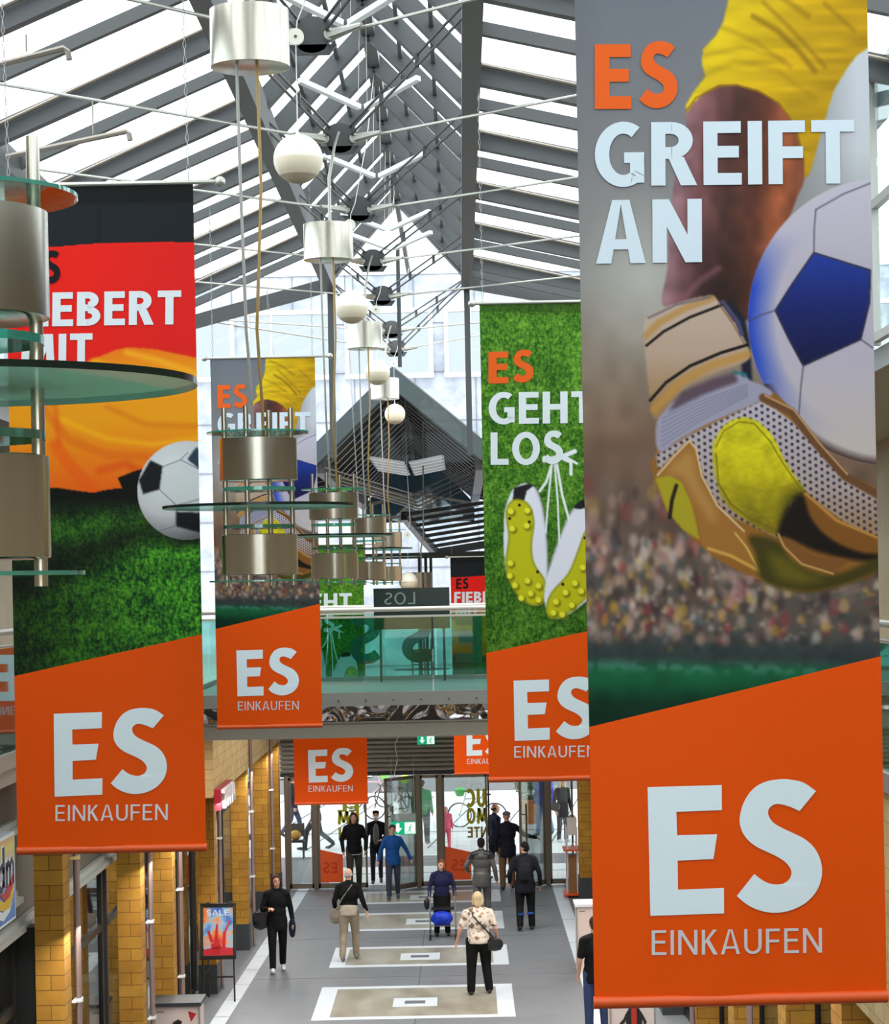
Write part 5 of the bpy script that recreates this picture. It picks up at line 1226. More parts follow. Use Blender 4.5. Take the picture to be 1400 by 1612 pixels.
k = MB(); k.tube([(-5.33, 21.6, 3.1), (-5.33, 21.6, 3.47)], .004, 5); o = obj('card_string', k, white_m); o.parent = bpy.data.objects['hanging_card']
# orange panel and notice beside the brick pier at the left edge
b = MB(); b.box(-5.3, 16.3, .5, -5.2, 17.4, 3.3); tag(obj('amber_board', b, mat('panel_amber', (206, 126, 20), .5, noise=.1, nscale=1)), 'amber panel behind the glass under the blue and yellow sign', 'panel')
b = MB(); b.box(-5.3, 16.3, .006, -5.2, 17.4, .5); k = obj('panel_foot', b, black_m); k.parent = bpy.data.objects['amber_board']

# ------------------------------------------------------------------ street furniture (true depths from here on)
YK = 1.0
def bicycle(loc, rz, label, frame, basket=None, lean=.0):
    t = thing('bicycle', label, 'bicycle', loc, None, rz); f = mat(*frame)
    tyre = mat('tyre', (30, 30, 32), .6); R0 = .34
    for x in (-.52, .52):
        b = MB(); b.tube([(x + R0 * math.cos(a), 0, R0 + R0 * math.sin(a)) for a in [k * 2 * PI / 28 for k in range(28)]], .02, 8, closed=True); w_ = obj('wheel', b, tyre, t, smooth=True, local=True)
        s = MB()
        for k in range(10): a = k * PI / 5; s.tube([(x, 0, R0), (x + .32 * math.cos(a), 0, R0 + .32 * math.sin(a))], .003, 4)
        s.tube([(x, -.05, R0), (x, .05, R0)], .025, 8); obj('spokes', s, rod_m, w_, local=True)
    b = MB(); bb, hd, se = (-.08, 0, .30), (.36, 0, .80), (-.24, 0, .82)
    for p, q in ((bb, (.38, 0, .66)), (bb, se), (se, hd), (bb, (-.52, 0, R0)), (se, (-.52, 0, R0)), (hd, (.52, 0, R0)), (hd, (.32, 0, .98))): b.tube([p, q], .02, 8)
    obj('frame', b, f, t, smooth=True, local=True)
    b = MB(); b.tube([(.20, -.28, 1.02), (.30, -.24, 1.04), (.33, 0, 1.0), (.30, .24, 1.04), (.20, .28, 1.02)], .014, 8); obj('handlebar', b, black_m, t, smooth=True, local=True)
    b = MB(); b.ell((-.28, 0, .93), (.14, .08, .035), 14, 8); b.tube([(-.24, 0, .8), (-.27, 0, .92)], .014, 8); obj('saddle', b, black_m, t, smooth=True, local=True)
    b = MB(); b.lathe([(.001, -.01), (.09, -.01), (.09, .01), (.001, .01)], (0, 0, 0), 16); b.v = [(bb[0] + a, bb[1] + .06 + c, bb[2] + d) for a, d, c in b.v]; b.tube([(bb[0], .08, bb[2]), (bb[0] + .1, .09, bb[2] - .13)], .01, 6); b.tube([(bb[0], -.08, bb[2]), (bb[0] - .1, -.09, bb[2] + .13)], .01, 6); obj('crank', b, black_m, t, smooth=True, local=True)
    b = MB(); b.tube([(-.1, .05, .3), (-.18, .12, .01)], .01, 6); obj('kickstand', b, rod_m, t, local=True)
    if basket:
        b = MB(); b.lathe([(.10, -.10), (.17, .08), (.165, .08), (.09, -.09)], (.50, 0, .98), 14); obj('basket', b, mat(*basket), t, smooth=True, local=True)
        b = MB(); b.ell((.50, 0, 1.05), (.15, .15, .08), 14, 8); obj('basket_cover', b, mat(basket[0] + '_cover', tuple(min(255, c + 40) for c in basket[1]), .5), t, smooth=True, local=True)
    return t
def on_street(px, py): return Gp(px, py, 0.0)
g = on_street(616, 1290); bicycle(g, math.radians(160), 'dark bicycle parked across the street behind the left glass doors', ('bike_black', (44, 44, 50), .4))
g = on_street(582, 1272); bicycle(g, math.radians(20), 'pale pink bicycle parked beside the dark one, partly behind the banner foot', ('bike_pink', (206, 170, 176), .4), ('basket_lime', (130, 206, 90), .5))
g = on_street(648, 1276); bicycle(g, math.radians(250), 'bicycle with a lime green basket seen end-on left of the green-shirted person', ('bike_olive', (98, 92, 60), .4), ('basket_yellow_green', (150, 200, 20), .5))
g = on_street(752, 1302); bicycle(g, math.radians(165), 'white bicycle with a green basket behind the right glass door', ('bike_white', (206, 206, 204), .4), ('basket_green', (40, 150, 50), .5))
g = on_street(838, 1296)
pt = thing('potted_bush', 'round green bush in an orange planter behind the right glass door', 'plant', g)
b = MB(); b.lathe([(.001, 0), (.24, 0), (.36, .62), (.38, .64), (.38, .70), (.33, .70), (.32, .6), (.001, .6)], n=24); obj('planter', b, mat('planter_orange', (214, 128, 60), .6), pt, smooth=True, local=True)
b = MB()
for k in range(900):
    u = R.uniform(-1, 1); a = R.uniform(0, 2 * PI); r = .46 * R.uniform(.75, 1.04); s = math.sqrt(1 - u * u); c = Vector((r * s * math.cos(a), r * s * math.sin(a), 1.12 + .5 * u * R.uniform(.85, 1.05)))
    d = Vector((R.uniform(-1, 1), R.uniform(-1, 1), R.uniform(-1, 1))).normalized() * .05; e = d.orthogonal().normalized() * .022
    b.add([c - d, c + e, c + d, c - e], [(0, 1, 2, 3)])
fo = obj('foliage', b, mat('bush_leaf', (66, 110, 46), .6, noise=.35, nscale=6), pt, local=True, fixn=False)
b = MB(); b.tube([(0, 0, .58), (0, 0, 1.1)], .03, 8); obj('stem', b, mat('bush_stem', (90, 70, 50), .8), pt, local=True)
# cafe chair at the far left of the entrance
g = on_street(466, 1352)
ch = thing('cafe_chair', 'dark cafe chair outside the leftmost glass panel', 'chair', g)
b = MB(); b.box(-.22, -.22, .43, .22, .22, .47); obj('seat', b, black_m, ch, local=True)
b = MB(); b.box(-.22, .19, .55, .22, .23, .88); obj('backrest', b, mat('chair_back', (70, 66, 66), .6), ch, local=True)
for x in (-.2, .2):
    for y in (-.2, .21): b = MB(); b.tube([(x, y, 0), (x, y, .9 if y > 0 else .45)], .014, 8); obj('leg', b, black_m, ch, local=True)
bg_ = MB(); bg_.ell((g.x, g.y, .60), (.15, .1, .13), 14, 8); tag(obj('bag', bg_, mat('ochre_bag', (190, 140, 60), .6), smooth=True), 'ochre bag lying on the dark cafe chair outside', 'bag')

# ------------------------------------------------------------------ people
def remeshed(name, mb, voxel, m, parent, iters=2, vox_smooth=True):
    """One continuous skin around overlapping limbs."""
    me = bpy.data.meshes.new(name); me.from_pydata(mb.v, [], mb.f); me.update()
    b = bmesh.new(); b.from_mesh(me); bmesh.ops.recalc_face_normals(b, faces=b.faces); b.to_mesh(me); b.free()
    o = bpy.data.objects.new(name, me); COL.objects.link(o)
    r = o.modifiers.new('r', 'REMESH'); r.mode = 'VOXEL'; r.voxel_size = voxel; r.use_smooth_shade = True
    if iters: s = o.modifiers.new('s', 'SMOOTH'); s.iterations = iters; s.factor = .5
    dg = bpy.context.evaluated_depsgraph_get(); dg.update()
    nm = bpy.data.meshes.new_from_object(o.evaluated_get(dg)); o.modifiers.clear(); o.data = nm; bpy.data.meshes.remove(me)
    nm.name = name; nm.materials.clear(); nm.materials.append(m); o.parent = parent
    nm.polygons.foreach_set('use_smooth', [True] * len(nm.polygons))
    return o
skin_m = mat('skin', (206, 152, 124), .55, noise=.06, nscale=14); skin2_m = mat('skin_pale', (216, 172, 148), .55, noise=.05, nscale=14)
def cloth(name, rgb, n=.12, rough=.8, **k): return mat(name, rgb, rough, noise=n, nscale=9, bump=.25, spec=.2, **k)
blackc = cloth('black_cloth', (15, 15, 17), .25); navyc = cloth('navy_cloth', (30, 34, 56)); 
WALK = {'L': ((.01, -.17, -.41), (.01, -.24, -.80), -.05), 'R': ((-.01, .05, -.43), (-.01, .30, -.77), .5)}
WALK2 = {'R': ((-.01, -.13, -.42), (-.01, -.17, -.83), 0), 'L': ((.01, .04, -.43), (.01, .22, -.80), .35)}
STAND = {'L': ((.02, -.01, -.43), (.03, .02, -.845), 0), 'R': ((-.02, -.01, -.43), (-.03, .02, -.845), 0)}
HANG = {'L': ((.06, .03, -.29), (.07, -.06, -.54)), 'R': ((-.06, .03, -.29), (-.07, -.06, -.54))}
def person(label, loc, yaw, h, jacket, trousers, shoes, hair, legs=WALK, arms=HANG, sleeve=1.0, hem=.80, head_turn=0.0, girth=1.0, lean=0.0, skin=None, style='short', skirt=None, group=None, vox=.0085, collar=True, mask=False, under=None):
    k = h / 1.75; skin = skin or skin_m
    t = thing('person', label, 'person', loc, group, yaw)
    def V(*p): return Vector((p[0] * k, (p[1] - lean * max(0, p[2] - .9)) * k, p[2] * k))
    g = girth; B = MB(); J = MB(); T = MB(); S = MB()
    hc = V(0, -.025, 1.635); RM = Matrix.Rotation(head_turn, 3, 'Z')
    H = lambda x, y, z: hc + RM @ Vector((x * k, y * k, z * k))
    # head
    B.ell(hc + RM @ Vector((0, .012 * k, .015 * k)), (.074 * k, .092 * k, .098 * k), 20, 14)
    B.ell(H(0, -.028, -.055), (.054 * k, .062 * k, .062 * k), 16, 10); B.ell(H(0, -.062, -.098), (.024 * k, .022 * k, .018 * k), 10, 8)
    B.limb(H(0, -.084, .012), .011 * k, H(0, -.104, -.030), .016 * k, 8); B.ell(H(0, -.088, -.034), (.02 * k, .012 * k, .01 * k), 8, 6)
    for s in (-1, 1):
        B.ell(H(s * .076, .012, -.01), (.010 * k, .020 * k, .032 * k), 8, 8)
        B.ell(H(s * .032, -.074, .020), (.024 * k, .014 * k, .010 * k), 8, 6)
    B.limb(V(0, .012, 1.44), .060 * k, V(0, -.008, 1.58), .054 * k)
    # torso
    def torso(M, e, z0, z1=1.47):
        M.ell(V(0, .01, 1.26), ((.165 * g + e) * k, (.112 * g + e) * k, (.20 + e) * k), 20, 14)
        M.ell(V(0, .0, 1.06), ((.142 * g + e) * k, (.105 * g + e) * k, (.19 + e) * k), 20, 14)
        if z0 < 1.0: M.ell(V(0, .012, .94), ((.160 * g + e) * k, (.118 * g + e) * k, min(.14, .94 - z0) * k + e * k), 20, 12)
        for s in (-1, 1): M.limb(V(s * .05, .015, 1.43), (.060 + e) * k, V(s * .165, .012, 1.395), (.058 + e) * k)
    torso(B, 0, .9)
    HP = {}; 
    for side, s in (('L', 1), ('R', -1)):
        sh = V(s * .178 * (1 + (g - 1) * .6), .012, 1.395); el = sh + Vector(arms[side][0]) * k; wr = sh + Vector(arms[side][1]) * k; HP[side] = wr
        B.limb(sh, .046 * k, el, .036 * k); B.limb(el, .036 * k, wr, .024 * k)
        d = (wr - el).normalized(); lat = Vector((0, 1, 0)) - d * d.y
        if lat.length < .3: lat = Vector((1, 0, 0)) - d * d.x
        lat.normalize(); inn = d.cross(lat).normalized()
        if inn.x * s > 0: inn = -inn
        pc = wr + d * .048 * k; B.limb(wr, .024 * k, pc - lat * .012 * k, .026 * k); B.limb(pc - lat * .022 * k, .019 * k, pc + lat * .022 * k, .017 * k)
        for i, L in enumerate((.062, .072, .068, .052)):
            f0 = pc + d * .030 * k + lat * (-.030 + i * .020) * k; f1 = f0 + (d * .75 + inn * .35) * L * .55 * k; f2 = f1 + (d * .5 + inn * .75) * L * .5 * k
            B.limb(f0, .0098 * k, f1, .009 * k, 8); B.limb(f1, .009 * k, f2, .0075 * k, 8)
        th = wr + d * .03 * k - lat * .024 * k; B.limb(th, .012 * k, th + (d * .6 - lat * .6 + inn * .3) * .045 * k, .010 * k, 8); B.limb(th + (d * .6 - lat * .6 + inn * .3) * .045 * k, .010 * k, th + (d * 1.2 - lat * .7 + inn * .6) * .055 * k, .008 * k, 8)
        if jacket:
            e2 = el if sleeve >= .6 else sh.lerp(el, sleeve / .6)
            J.limb(sh, (.062 * (1 + (g - 1) * .7)) * k, e2, (.052 if sleeve >= .6 else .060) * k)
            if sleeve >= .6: J.limb(el, .052 * k, el.lerp(wr, min(1, (sleeve - .6) / .4 * .97)), .040 * k)
        hip = V(s * .085 * g, .01, .915); kn = hip + Vector(legs[side][0]) * k; an = hip + Vector(legs[side][1]) * k; pitch = legs[side][2]
        B.limb(hip, .078 * k, kn, .052 * k); B.limb(kn, .050 * k, an, .036 * k)
        if trousers:
            T.limb(hip, .100 * g * k, kn, .072 * g * k); T.limb(kn, .070 * g * k, an + Vector((0, 0, .01)) * k, .058 * g * k)
        # foot
        dn = Vector((s * .04, -math.cos(pitch), -math.sin(pitch))); heel = an + Vector((0, .035 * math.cos(pitch), -.035)) * k
        ball = heel + dn * .155 * k; toe = ball + Vector((0, -.07, .0)) * k
        lo = min(heel.z, ball.z, toe.z) - .034 * k
        B.limb(heel, .026 * k, ball, .026 * k); B.limb(an, .034 * k, heel, .03 * k)
        F = MB(); F.limb(heel, .040 * k, ball, .044 * k, 12); F.limb(ball, .044 * k, toe, .032 * k, 12); F.limb(an + Vector((0, .0, -.01)) * k, .045 * k, heel, .042 * k, 12)
        S.add(F.v, F.f)
        HP['foot' + side] = min(heel.z, ball.z, toe.z) - .040 * k
    if jacket: torso(J, .020, hem); 
    if jacket and hem < .9: J.limb(V(0, .012, .95), .165 * g * k, V(0, .012, hem + .06), .172 * g * k, 18, .88)
    if jacket and collar: J.limb(V(0, .016, 1.44), .072 * k, V(0, .008, 1.495), .064 * k)
    if trousers: T.ell(V(0, .012, .94), (.172 * g * k, .128 * g * k, .15 * k), 20, 12)
    if skirt: T.limb(V(0, .012, 1.0), .15 * g * k, V(0, .0, skirt), .19 * g * k, 18, .8)
    dz = -min(HP['footL'], HP['footR'])
    J.v = [(a, b, max(c, hem * k)) for a, b, c in J.v]
    for M in (B, J, T, S): M.v = [(a, b, c + dz) for a, b, c in M.v]
    up = Vector((0, 0, dz))
    remeshed('body', B, vox * k, skin, t, 1)
    if J.v: jk = remeshed('jacket' if sleeve > .5 else 'shirt', J, .013, jacket, t, 3)
    if T.v: remeshed('trousers' if not skirt else 'skirt', T, .013, trousers, t, 3)
    for sgn, nm in ((1, 'shoe'), (-1, 'shoe')):
        n2 = len(S.v) // 2; half = MB(); off = 0 if sgn > 0 else n2
        half.v = S.v[off:off + n2]; half.f = [[i - off for i in f] for f in S.f if off <= f[0] < off + n2]; half.k = [0] * len(half.f)
        half.v = [(a, b, max(c, .0)) for a, b, c in half.v]
        so = remeshed(nm, half, .010, shoes, t, 2)
    # face
    dk = mat('eye_dark', (40, 30, 26), .3); lip = mat('lips', (170, 92, 84), .5)
    for s in (-1, 1):
        b = MB(); b.ell(H(s * .032, -.0845, .008) + up, (.012 * k, .006 * k, .007 * k), 8, 6); obj('eye', b, dk, t, smooth=True, local=True)
        b = MB(); b.tube([H(s * .016, -.091, .030) + up, H(s * .034, -.090, .035) + up, H(s * .050, -.078, .029) + up], .0042 * k, 5); obj('eyebrow', b, hair or dk, t, local=True)
    b = MB(); b.ell(H(0, -.089, -.063) + up, (.021 * k, .008 * k, .006 * k), 10, 6); obj('mouth', b, lip, t, smooth=True, local=True)
    if mask: b = MB(); b.ell(H(0, -.062, -.055) + up, (.06 * k, .05 * k, .046 * k), 14, 10); obj('face_mask', b, mat('mask_white', (222, 222, 224), .6), t, smooth=True, local=True)
    # hair
    X = MB()
    if style in ('short', 'bob', 'long', 'tousled'):
        X.ell(H(0, .022, .038), (.083 * k, .094 * k, .088 * k), 18, 12); X.ell(H(0, .055, -.01), (.076 * k, .058 * k, .085 * k), 16, 10)
        if style == 'bob':
            for s in (-1, 1): X.limb(H(s * .066, .0, .04), .028 * k, H(s * .070, .01, -.085), .030 * k)
            X.limb(H(0, .06, .03), .07 * k, H(0, .055, -.09), .062 * k)
        if style == 'long':
            for s in (-1, 1): X.limb(H(s * .066, .0, .04), .028 * k, H(s * .082, .02, -.17), .036 * k)
            X.limb(H(0, .06, .03), .07 * k, H(0, .07, -.17), .075 * k)
        if style == 'tousled':
            for s in (-1, 0, 1): X.ell(H(s * .045, -.035, .092), (.04 * k, .05 * k, .028 * k), 10, 8)
    if style == 'bald':
        for s in (-1, 1): X.limb(H(s * .07, .03, .0), .014 * k, H(s * .05, .075, -.02), .026 * k)
        X.limb(H(-.05, .075, -.02), .028 * k, H(.05, .075, -.02), .028 * k)
    if X.v:
        X.v = [(a, b, c + dz) for a, b, c in X.v]; remeshed('hair', X, .008, hair, t, 1)
    if style == 'cap':
        b = MB(); b.ell(H(0, .012, .055) + up, (.092 * k, .105 * k, .06 * k), 18, 10); b.ell(H(0, -.075, .045) + up, (.07 * k, .06 * k, .012 * k), 14, 8); obj('cap', b, hair, t, smooth=True, local=True)
    M = Matrix.Translation(Vector(loc)) @ Matrix.Rotation(yaw, 4, 'Z')
    pt = lambda x, y, z: M @ (V(x, y, z) + up)
    return t, pt, {kk: (M @ (v + up) if hasattr(v, 'x') else v) for kk, v in HP.items()}, k

def GP(px, py): p = Gp(px, py); return (p.x, p.y, 0)
hair_dk = cloth('hair_dark_brown', (58, 40, 32), .3); hair_bk = cloth('hair_black', (26, 24, 26), .3); hair_bl = cloth('hair_blonde', (214, 192, 150), .18); hair_rd = cloth('hair_auburn', (128, 72, 44), .3); hair_gr = cloth('hair_grey', (170, 164, 158), .2)
whites = mat('white_shoe', (226, 226, 228), .5); blacks = mat('black_shoe', (30, 30, 32), .5); greys = mat('grey_shoe', (130, 122, 112), .6)
def bag(name, label, c, size, m, strap=None, cat='bag', rz=0.0, strap_r=.012, flap=True):
    t = thing(name, label, cat, c, None, rz); w, d, h = size
    b = MB(); b.ell((0, 0, 0), (w / 2, d / 2, h / 2), 18, 12); b.box(-w * .36, -d * .36, -h * .40, w * .36, d * .36, h * .36); remeshed('body', b, .012, m, t, 3)
    if flap: b = MB(); b.box(-w * .37, -d * .5, -h * .05, w * .37, -d * .42, h * .37); obj('flap', b, m, t, local=True)
    if strap: b = MB(); c_ = Vector(c); b.tube([Matrix.Rotation(-rz, 3, 'Z') @ (Vector(p) - c_) for p in strap], strap_r, 8); obj('strap', b, m, t, smooth=True, local=True)
    return t
black_bag = mat('black_leather', (28, 26, 27), .4)

# woman in black walking towards us
t, pt, hp, k = person('woman in black jacket and white sneakers walking towards us by the left wall', GP(438, 1530), .12, 1.74, blackc, blackc, whites, hair_dk, legs=WALK2, arms={'L': ((.07, .04, -.28), (.10, -.04, -.53)), 'R': ((-.08, -.02, -.27), (.03, -.20, -.24))}, style='bob', hem=.74, girth=1.04, head_turn=.15)
bag('shoulder_bag', 'black shoulder bag hanging from the woman in white sneakers', tuple(pt(-.30, .02, .94)), (.30, .18, .38), black_bag, [pt(-.29, .02, 1.02), pt(-.24, -.06, 1.2), pt(-.15, -.10, 1.46), pt(-.15, .06, 1.46), pt(-.25, .08, 1.2), pt(-.30, .04, 1.02)])
bag('folded_jacket', 'dark jacket folded over the arm of the woman in black', tuple(pt(.27, -.03, .78)), (.13, .12, .36), navyc, None, 'jacket', flap=False)
# man in black jacket and beige trousers seen from behind
t, pt, hp, k = person('man with black jacket and beige trousers walking away, a bag at his hip', GP(551, 1512), PI - .1, 1.69, blackc, cloth('beige_trousers', (152, 138, 122)), greys, hair_gr, legs=WALK2, arms={'R': ((-.10, .06, -.28), (-.16, .0, -.52)), 'L': ((.08, .05, -.27), (.08, -.08, -.46))}, style='bald', hem=.93, girth=1.1, skin=skin2_m)
b = MB(); 
u = MB(); u.limb(Vector((0, .012, .98)) * k, .190 * k, Vector((0, .012, .88)) * k, .190 * k, 18, .78); u.v = [(a, b_, max(c_, .84)) for a, b_, c_ in u.v]; remeshed('shirt_tail', u, .013, cloth('beige_shirt', (190, 178, 160)), t, 2)
bag('shoulder_bag', 'grey shoulder bag on a diagonal strap at the hip of the man in beige trousers', tuple(pt(.26, .0, .84)), (.22, .15, .30), cloth('grey_canvas', (146, 136, 124)), [pt(.25, .06, .95), pt(.10, .15, 1.2), pt(-.08, .12, 1.44), pt(-.07, -.06, 1.46), pt(.14, -.14, 1.2), pt(.26, -.06, .95)])
# blonde woman
floral = bpy.data.materials.new('floral_cloth'); floral.use_nodes = True; n, l = floral.node_tree.nodes, floral.node_tree.links
tc_ = n.new('ShaderNodeTexCoord'); z_ = n.new('ShaderNodeTexNoise'); z_.inputs['Scale'].default_value = 11; z_.inputs['Detail'].default_value = 1.5; r_ = n.new('ShaderNodeValToRGB'); e_ = r_.color_ramp.elements
e_[0].position = .36; e_[0].color = (*lin((120, 98, 84)), 1); e_[1].position = .47; e_[1].color = (*lin((226, 214, 198)), 1)
for p_, c_ in ((.40, (190, 160, 140)), (.62, (232, 222, 208)), (.68, (170, 140, 122))): q_ = e_.new(p_); q_.color = (*lin(c_), 1)
l.new(tc_.outputs['Object'], z_.inputs['Vector']); l.new(z_.outputs['Fac'], r_.inputs[0]); l.new(r_.outputs[0], n['Principled BSDF'].inputs['Base Color']); n['Principled BSDF'].inputs['Roughness'].default_value = .8
t, pt, hp, k = person('blonde woman in a floral blouse and black trousers walking away, nearest the camera', GP(755, 1565), PI + .08, 1.72, floral, blackc, blacks, hair_bl, legs={'L': ((.02, -.03, -.43), (.04, .04, -.84), 0), 'R': ((-.03, -.12, -.42), (-.07, -.03, -.83), 0)}, arms={'R': ((-.09, .03, -.27), (-.13, -.06, -.48)), 'L': ((.11, .04, -.27), (.17, -.02, -.50))}, style='bob', hem=.88, girth=1.22, sleeve=.42, collar=False)
bag('shoulder_bag', 'black shoulder bag on a strap across the floral blouse', tuple(pt(-.27, .08, .86)), (.30, .16, .24), black_bag, [pt(-.27, .10, .93), pt(-.12, .175, 1.12), pt(.10, .16, 1.36), pt(.11, .0, 1.47), pt(.02, -.13, 1.3), pt(-.2, -.14, 1.05), pt(-.28, .0, .93)], strap_r=.013)
# small lady with the wheeled walker
t, pt, hp, k = person('lady with auburn hair in a navy jumper and black skirt pushing a wheeled walker', GP(697, 1473), .05, 1.50, cloth('navy_jumper', (34, 32, 66)), blackc, blacks, hair_rd, legs=STAND, arms={'L': ((.09, .0, -.28), (.10, -.17, -.47)), 'R': ((-.09, .0, -.28), (-.10, -.17, -.47))}, style='bob', hem=.9, girth=1.12, head_turn=-.7, lean=.1, skirt=.42, skin=skin2_m)
c = pt(0, -.36, 0); wk = thing('wheeled_walker', 'grey wheeled walker with a blue bag pushed by the lady in navy', 'walker', (c.x, c.y, 0))
tub = mat('walker_tube', (150, 152, 156), .3, .8)
for s in (-1, 1):
    b = MB(); b.tube([(s * .25, .22, .88), (s * .25, .10, .90), (s * .25, .02, .86), (s * .25, -.16, .22), (s * .25, -.26, .14)], .014, 8); b.tube([(s * .25, .0, .78), (s * .25, .24, .12)], .014, 8); obj('side_frame', b, tub, wk, smooth=True, local=True)
    b = MB(); b.tube([(s * .25, .26, .885), (s * .25, .12, .90)], .019, 8); obj('grip', b, black_m, wk, smooth=True, local=True)
    for y in (-.27, .25):
        b = MB(); b.tube([(s * .25 - .017, y, .10), (s * .25 + .017, y, .10)], .10, 20); w_ = obj('wheel', b, black_m, wk, smooth=True, local=True); b = MB(); b.tube([(s * .25 - .02, y, .10), (s * .25 + .02, y, .10)], .04, 12); obj('hub', b, tub, w_, smooth=True, local=True)
for y_, z_b in ((-.02, .56), (-.14, .26)): b = MB(); b.tube([(-.25, y_, z_b), (.25, y_, z_b)], .012, 8); obj('crossbar', b, tub, wk, smooth=True, local=True)
b = MB(); b.box(-.22, -.06, .57, .22, .12, .60); obj('seat', b, black_m, wk, local=True)
bag('shopping_bag', 'crumpled blue shopping bag in the basket of the wheeled walker', (c.x - .02, c.y - .10, .40), (.44, .26, .28), cloth('blue_plastic', (36, 62, 190), .3, .35), flap=False)
bag('handbag', 'small black bag hanging from the left handle of the wheeled walker', (c.x - .31, c.y + .12, .66), (.12, .12, .24), black_bag, [(c.x - .30, c.y + .12, .76), (c.x - .27, c.y + .16, .90), (c.x - .25, c.y + .2, .88)], flap=False, strap_r=.006)
# man in the dark hooded jacket with a small backpack
t, pt, hp, k = person('man in dark jacket and black trousers with blue cuffs walking away with a backpack', GP(828, 1464), PI + .06, 1.74, cloth('dark_jacket', (26, 27, 34), .25), blackc, blacks, hair_bk, legs={'L': ((.01, .0, -.43), (.03, .20, -.81), .3), 'R': ((-.02, -.05, -.43), (-.03, .0, -.84), 0)}, arms={'L': ((.11, .02, -.27), (.10, -.14, -.46)), 'R': ((-.10, .02, -.28), (-.12, -.08, -.52))}, style='short', hem=.74, girth=1.16, head_turn=.6)
for s in (-1, 1):
    b = MB(); q = Vector((s * .10, .02 if s < 0 else .13, .36)) * k; b.limb(q + Vector((0, .004, -.015)), .072 * k, q + Vector((0, .006, -.025)), .071 * k, 14); b.v = [(a_, b_, min(max(c_, q.z - .05), q.z + .0)) for a_, b_, c_ in b.v]; remeshed('blue_cuff', b, .01, cloth('cuff_blue', (40, 70, 150)), t, 1)
bag('backpack', 'small dark backpack on the back of the man with blue trouser cuffs', tuple(pt(.02, .22, 1.18)), (.27, .16, .40), cloth('backpack_cloth', (34, 35, 40)), flap=False)
# man in the grey and black jacket
gj = band_mat('grey_black_jacket', [(0, (84, 82, 82)), (.735, (84, 82, 82)), (.74, (24, 24, 26)), (1, (24, 24, 26))], 'Z', 1.75)
t, pt, hp, k = person('man in black and grey jacket and grey trousers behind the blonde woman', GP(760, 1452), PI - .1, 1.71, gj, cloth('grey_trousers', (96, 94, 94)), blacks, hair_bk, legs=WALK2, arms={'L': ((.14, .02, -.24), (.10, -.14, -.36)), 'R': ((-.09, .03, -.28), (-.12, -.05, -.53))}, style='short', hem=.74, girth=1.1)
# man with the flat cap holding the door
t, pt, hp, k = person('man in navy coat and flat cap reaching for the right door handle', GP(800, 1400), PI + .1, 1.76, cloth('navy_coat', (26, 28, 40), .2), cloth('brown_trousers', (112, 84, 56)), blacks, cloth('cap_grey', (116, 110, 112)), legs={'L': ((.02, -.02, -.43), (.02, .03, -.845), 0), 'R': ((-.02, -.10, -.42), (-.02, -.08, -.83), 0)}, arms={'L': ((.07, .04, -.28), (.05, -.06, -.53)), 'R': ((-.24, -.03, -.20), (-.48, -.14, -.27))}, style='cap', hem=.72, girth=1.12)
# three coming in through the left doors
t, pt, hp, k = person('man with long hair, black sweater and dark trousers coming in through the left door', GP(559, 1402), .05, 1.76, blackc, cloth('olive_trousers', (58, 52, 46)), blacks, hair_dk, legs=WALK2, style='long', hem=.82, girth=1.06, arms={'L': ((.09, .03, -.28), (.07, -.10, -.50)), 'R': ((-.09, .03, -.28), (-.06, -.08, -.52))})
u = MB(); u.limb(Vector((0, .012, .92)) * k, .18 * k, Vector((0, .012, .84)) * k, .18 * k, 18, .78); u.v = [(a, b_, max(c_, .815)) for a, b_, c_ in u.v]; remeshed('shirt_hem', u, .013, cloth('white_shirt', (206, 206, 208)), t, 2)
t, pt, hp, k = person('young man in dark cardigan, grey shirt and face mask stepping in the doorway', GP(594, 1391), .0, 1.68, blackc, cloth('dark_jeans', (36, 38, 48)), blacks, hair_bk, legs=WALK2, style='tousled', hem=.8, girth=.92, arms={'L': ((.07, -.02, -.27), (-.04, -.22, -.33)), 'R': ((-.07, .03, -.29), (-.07, -.06, -.54))}, mask=True, skin=skin2_m)
b = MB(); b.ell((0, -.105 * k, 1.20 * k), (.075 * k, .045 * k, .27 * k), 16, 12); obj('grey_shirt', b, cloth('shirt_grey', (122, 118, 112)), t, smooth=True, local=True)
t, pt, hp, k = person('woman in a blue fleece and grey trousers striding in beside the open door', GP(620, 1415), .0, 1.62, cloth('blue_fleece', (22, 74, 136), .15), cloth('slate_trousers', (58, 60, 80)), cloth('teal_shoe', (70, 86, 92)), hair_dk, legs=WALK2, style='short', hem=.80, girth=1.02, arms={'L': ((.14, .08, -.25), (.24, .10, -.48)), 'R': ((-.11, -.02, -.27), (-.16, -.10, -.50))})
# man in black T-shirt behind the large banner
t, pt, hp, k = person('man in black T-shirt and jeans half hidden behind the large glove banner', (1.95, 23.3 * DEEP, 0), PI + .2, 1.78, blackc, cloth('blue_jeans', (56, 70, 104)), blacks, hair_dk, legs=STAND, style='short', hem=.76, girth=1.1, sleeve=.45, collar=False)
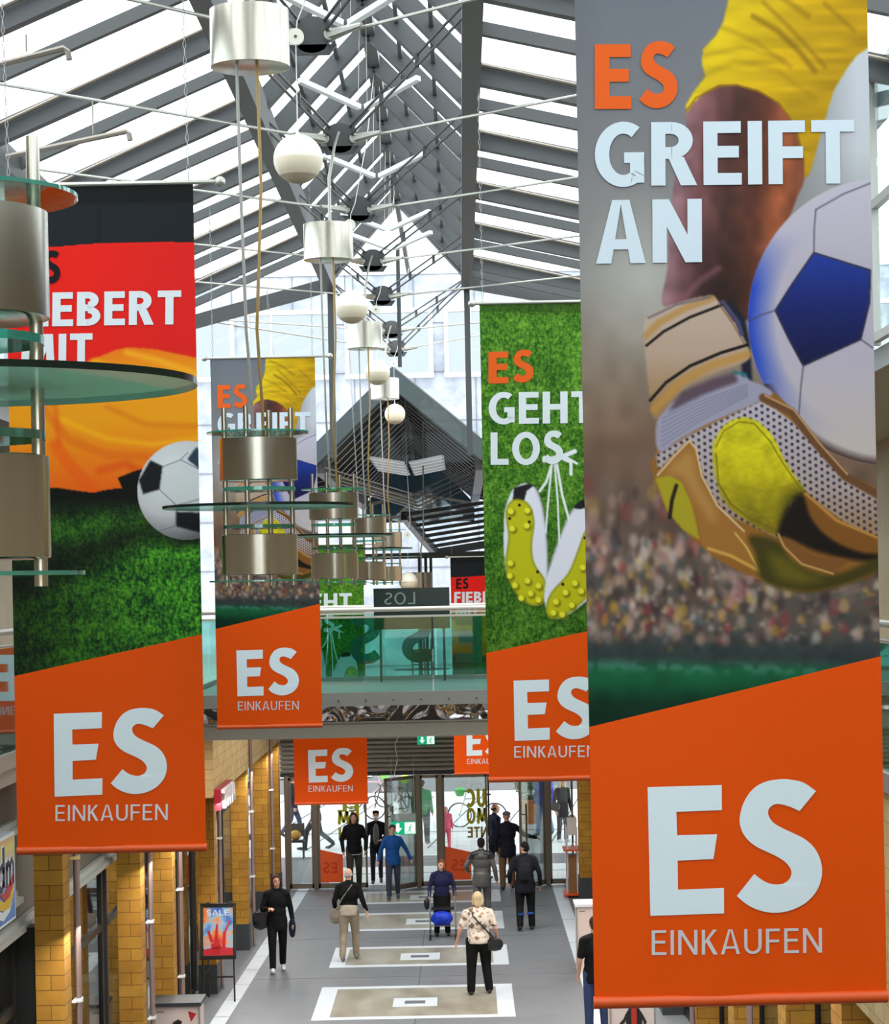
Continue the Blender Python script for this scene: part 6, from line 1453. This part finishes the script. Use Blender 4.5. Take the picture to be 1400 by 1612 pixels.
# people out on the street
O = dict(vox=.011)
person('person in grey jacket and dark trousers striding past the left glass panel outside', GP(498, 1338), -PI / 2, 1.74, cloth('slate_jacket', (72, 70, 74)), cloth('charcoal_trousers', (52, 50, 56)), blacks, hair_dk, legs={'L': ((.01, -.26, -.38), (.01, -.30, -.80), -.1), 'R': ((-.01, .10, -.42), (-.01, .42, -.70), .6)}, style='short', **O)
person('person in navy top and jeans walking outside, half hidden by the banner foot', GP(462, 1318), PI / 2, 1.72, navyc, cloth('jeans_dark', (60, 70, 96)), blacks, hair_dk, legs=WALK, style='short', **O)
person('person in green sweater and dark trousers standing outside behind the narrow glass panel', GP(666, 1328), PI - .3, 1.70, cloth('green_sweater', (28, 128, 66)), cloth('charcoal_trousers', (52, 50, 56)), greys, hair_dk, legs=STAND, style='short', girth=1.25, **O)
person('small child in a pink suit standing outside the middle doors', GP(703, 1335), .2, 1.08, cloth('pink_suit', (224, 96, 122)), cloth('pink_suit', (224, 96, 122)), cloth('pink_shoe', (214, 80, 110)), cloth('pink_hat', (232, 130, 146)), legs=STAND, style='bob', girth=1.2, **O)
person('bald man in navy with a bag strap walking out ahead of the flat-capped man', GP(781, 1384), PI / 2 + .5, 1.76, navyc, cloth('dark_jeans', (36, 38, 48)), blacks, hair_dk, legs=WALK2, style='bald', **O)
person('man in blue shirt and jeans outside the right door, beside the planter', GP(858, 1316), -.5, 1.78, cloth('violet_blue_shirt', (60, 66, 170)), cloth('light_jeans', (98, 124, 166)), blacks, hair_dk, legs=WALK2, style='bald', girth=1.1, **O)
t, pt, hp, k = person('woman with long blonde hair in a black coat standing outside at the right', GP(887, 1325), .5, 1.70, blackc, cloth('charcoal_trousers', (52, 50, 56)), whites, hair_bl, legs=STAND, style='long', hem=.62, **O)
bag('handbag', 'black handbag on the arm of the blonde woman in the black coat', tuple(pt(-.27, -.04, .98)), (.30, .14, .24), black_bag, [pt(-.27, -.04, 1.05), pt(-.20, .0, 1.3), pt(-.17, .02, 1.45)])
bag('paper_bag', 'brown paper bag held low by the blonde woman in the black coat', tuple(pt(.28, -.02, .55)), (.26, .14, .36), cloth('kraft_paper', (150, 116, 84)), [pt(.28, -.02, .70), pt(.26, -.05, .84)], flap=False, strap_r=.006)
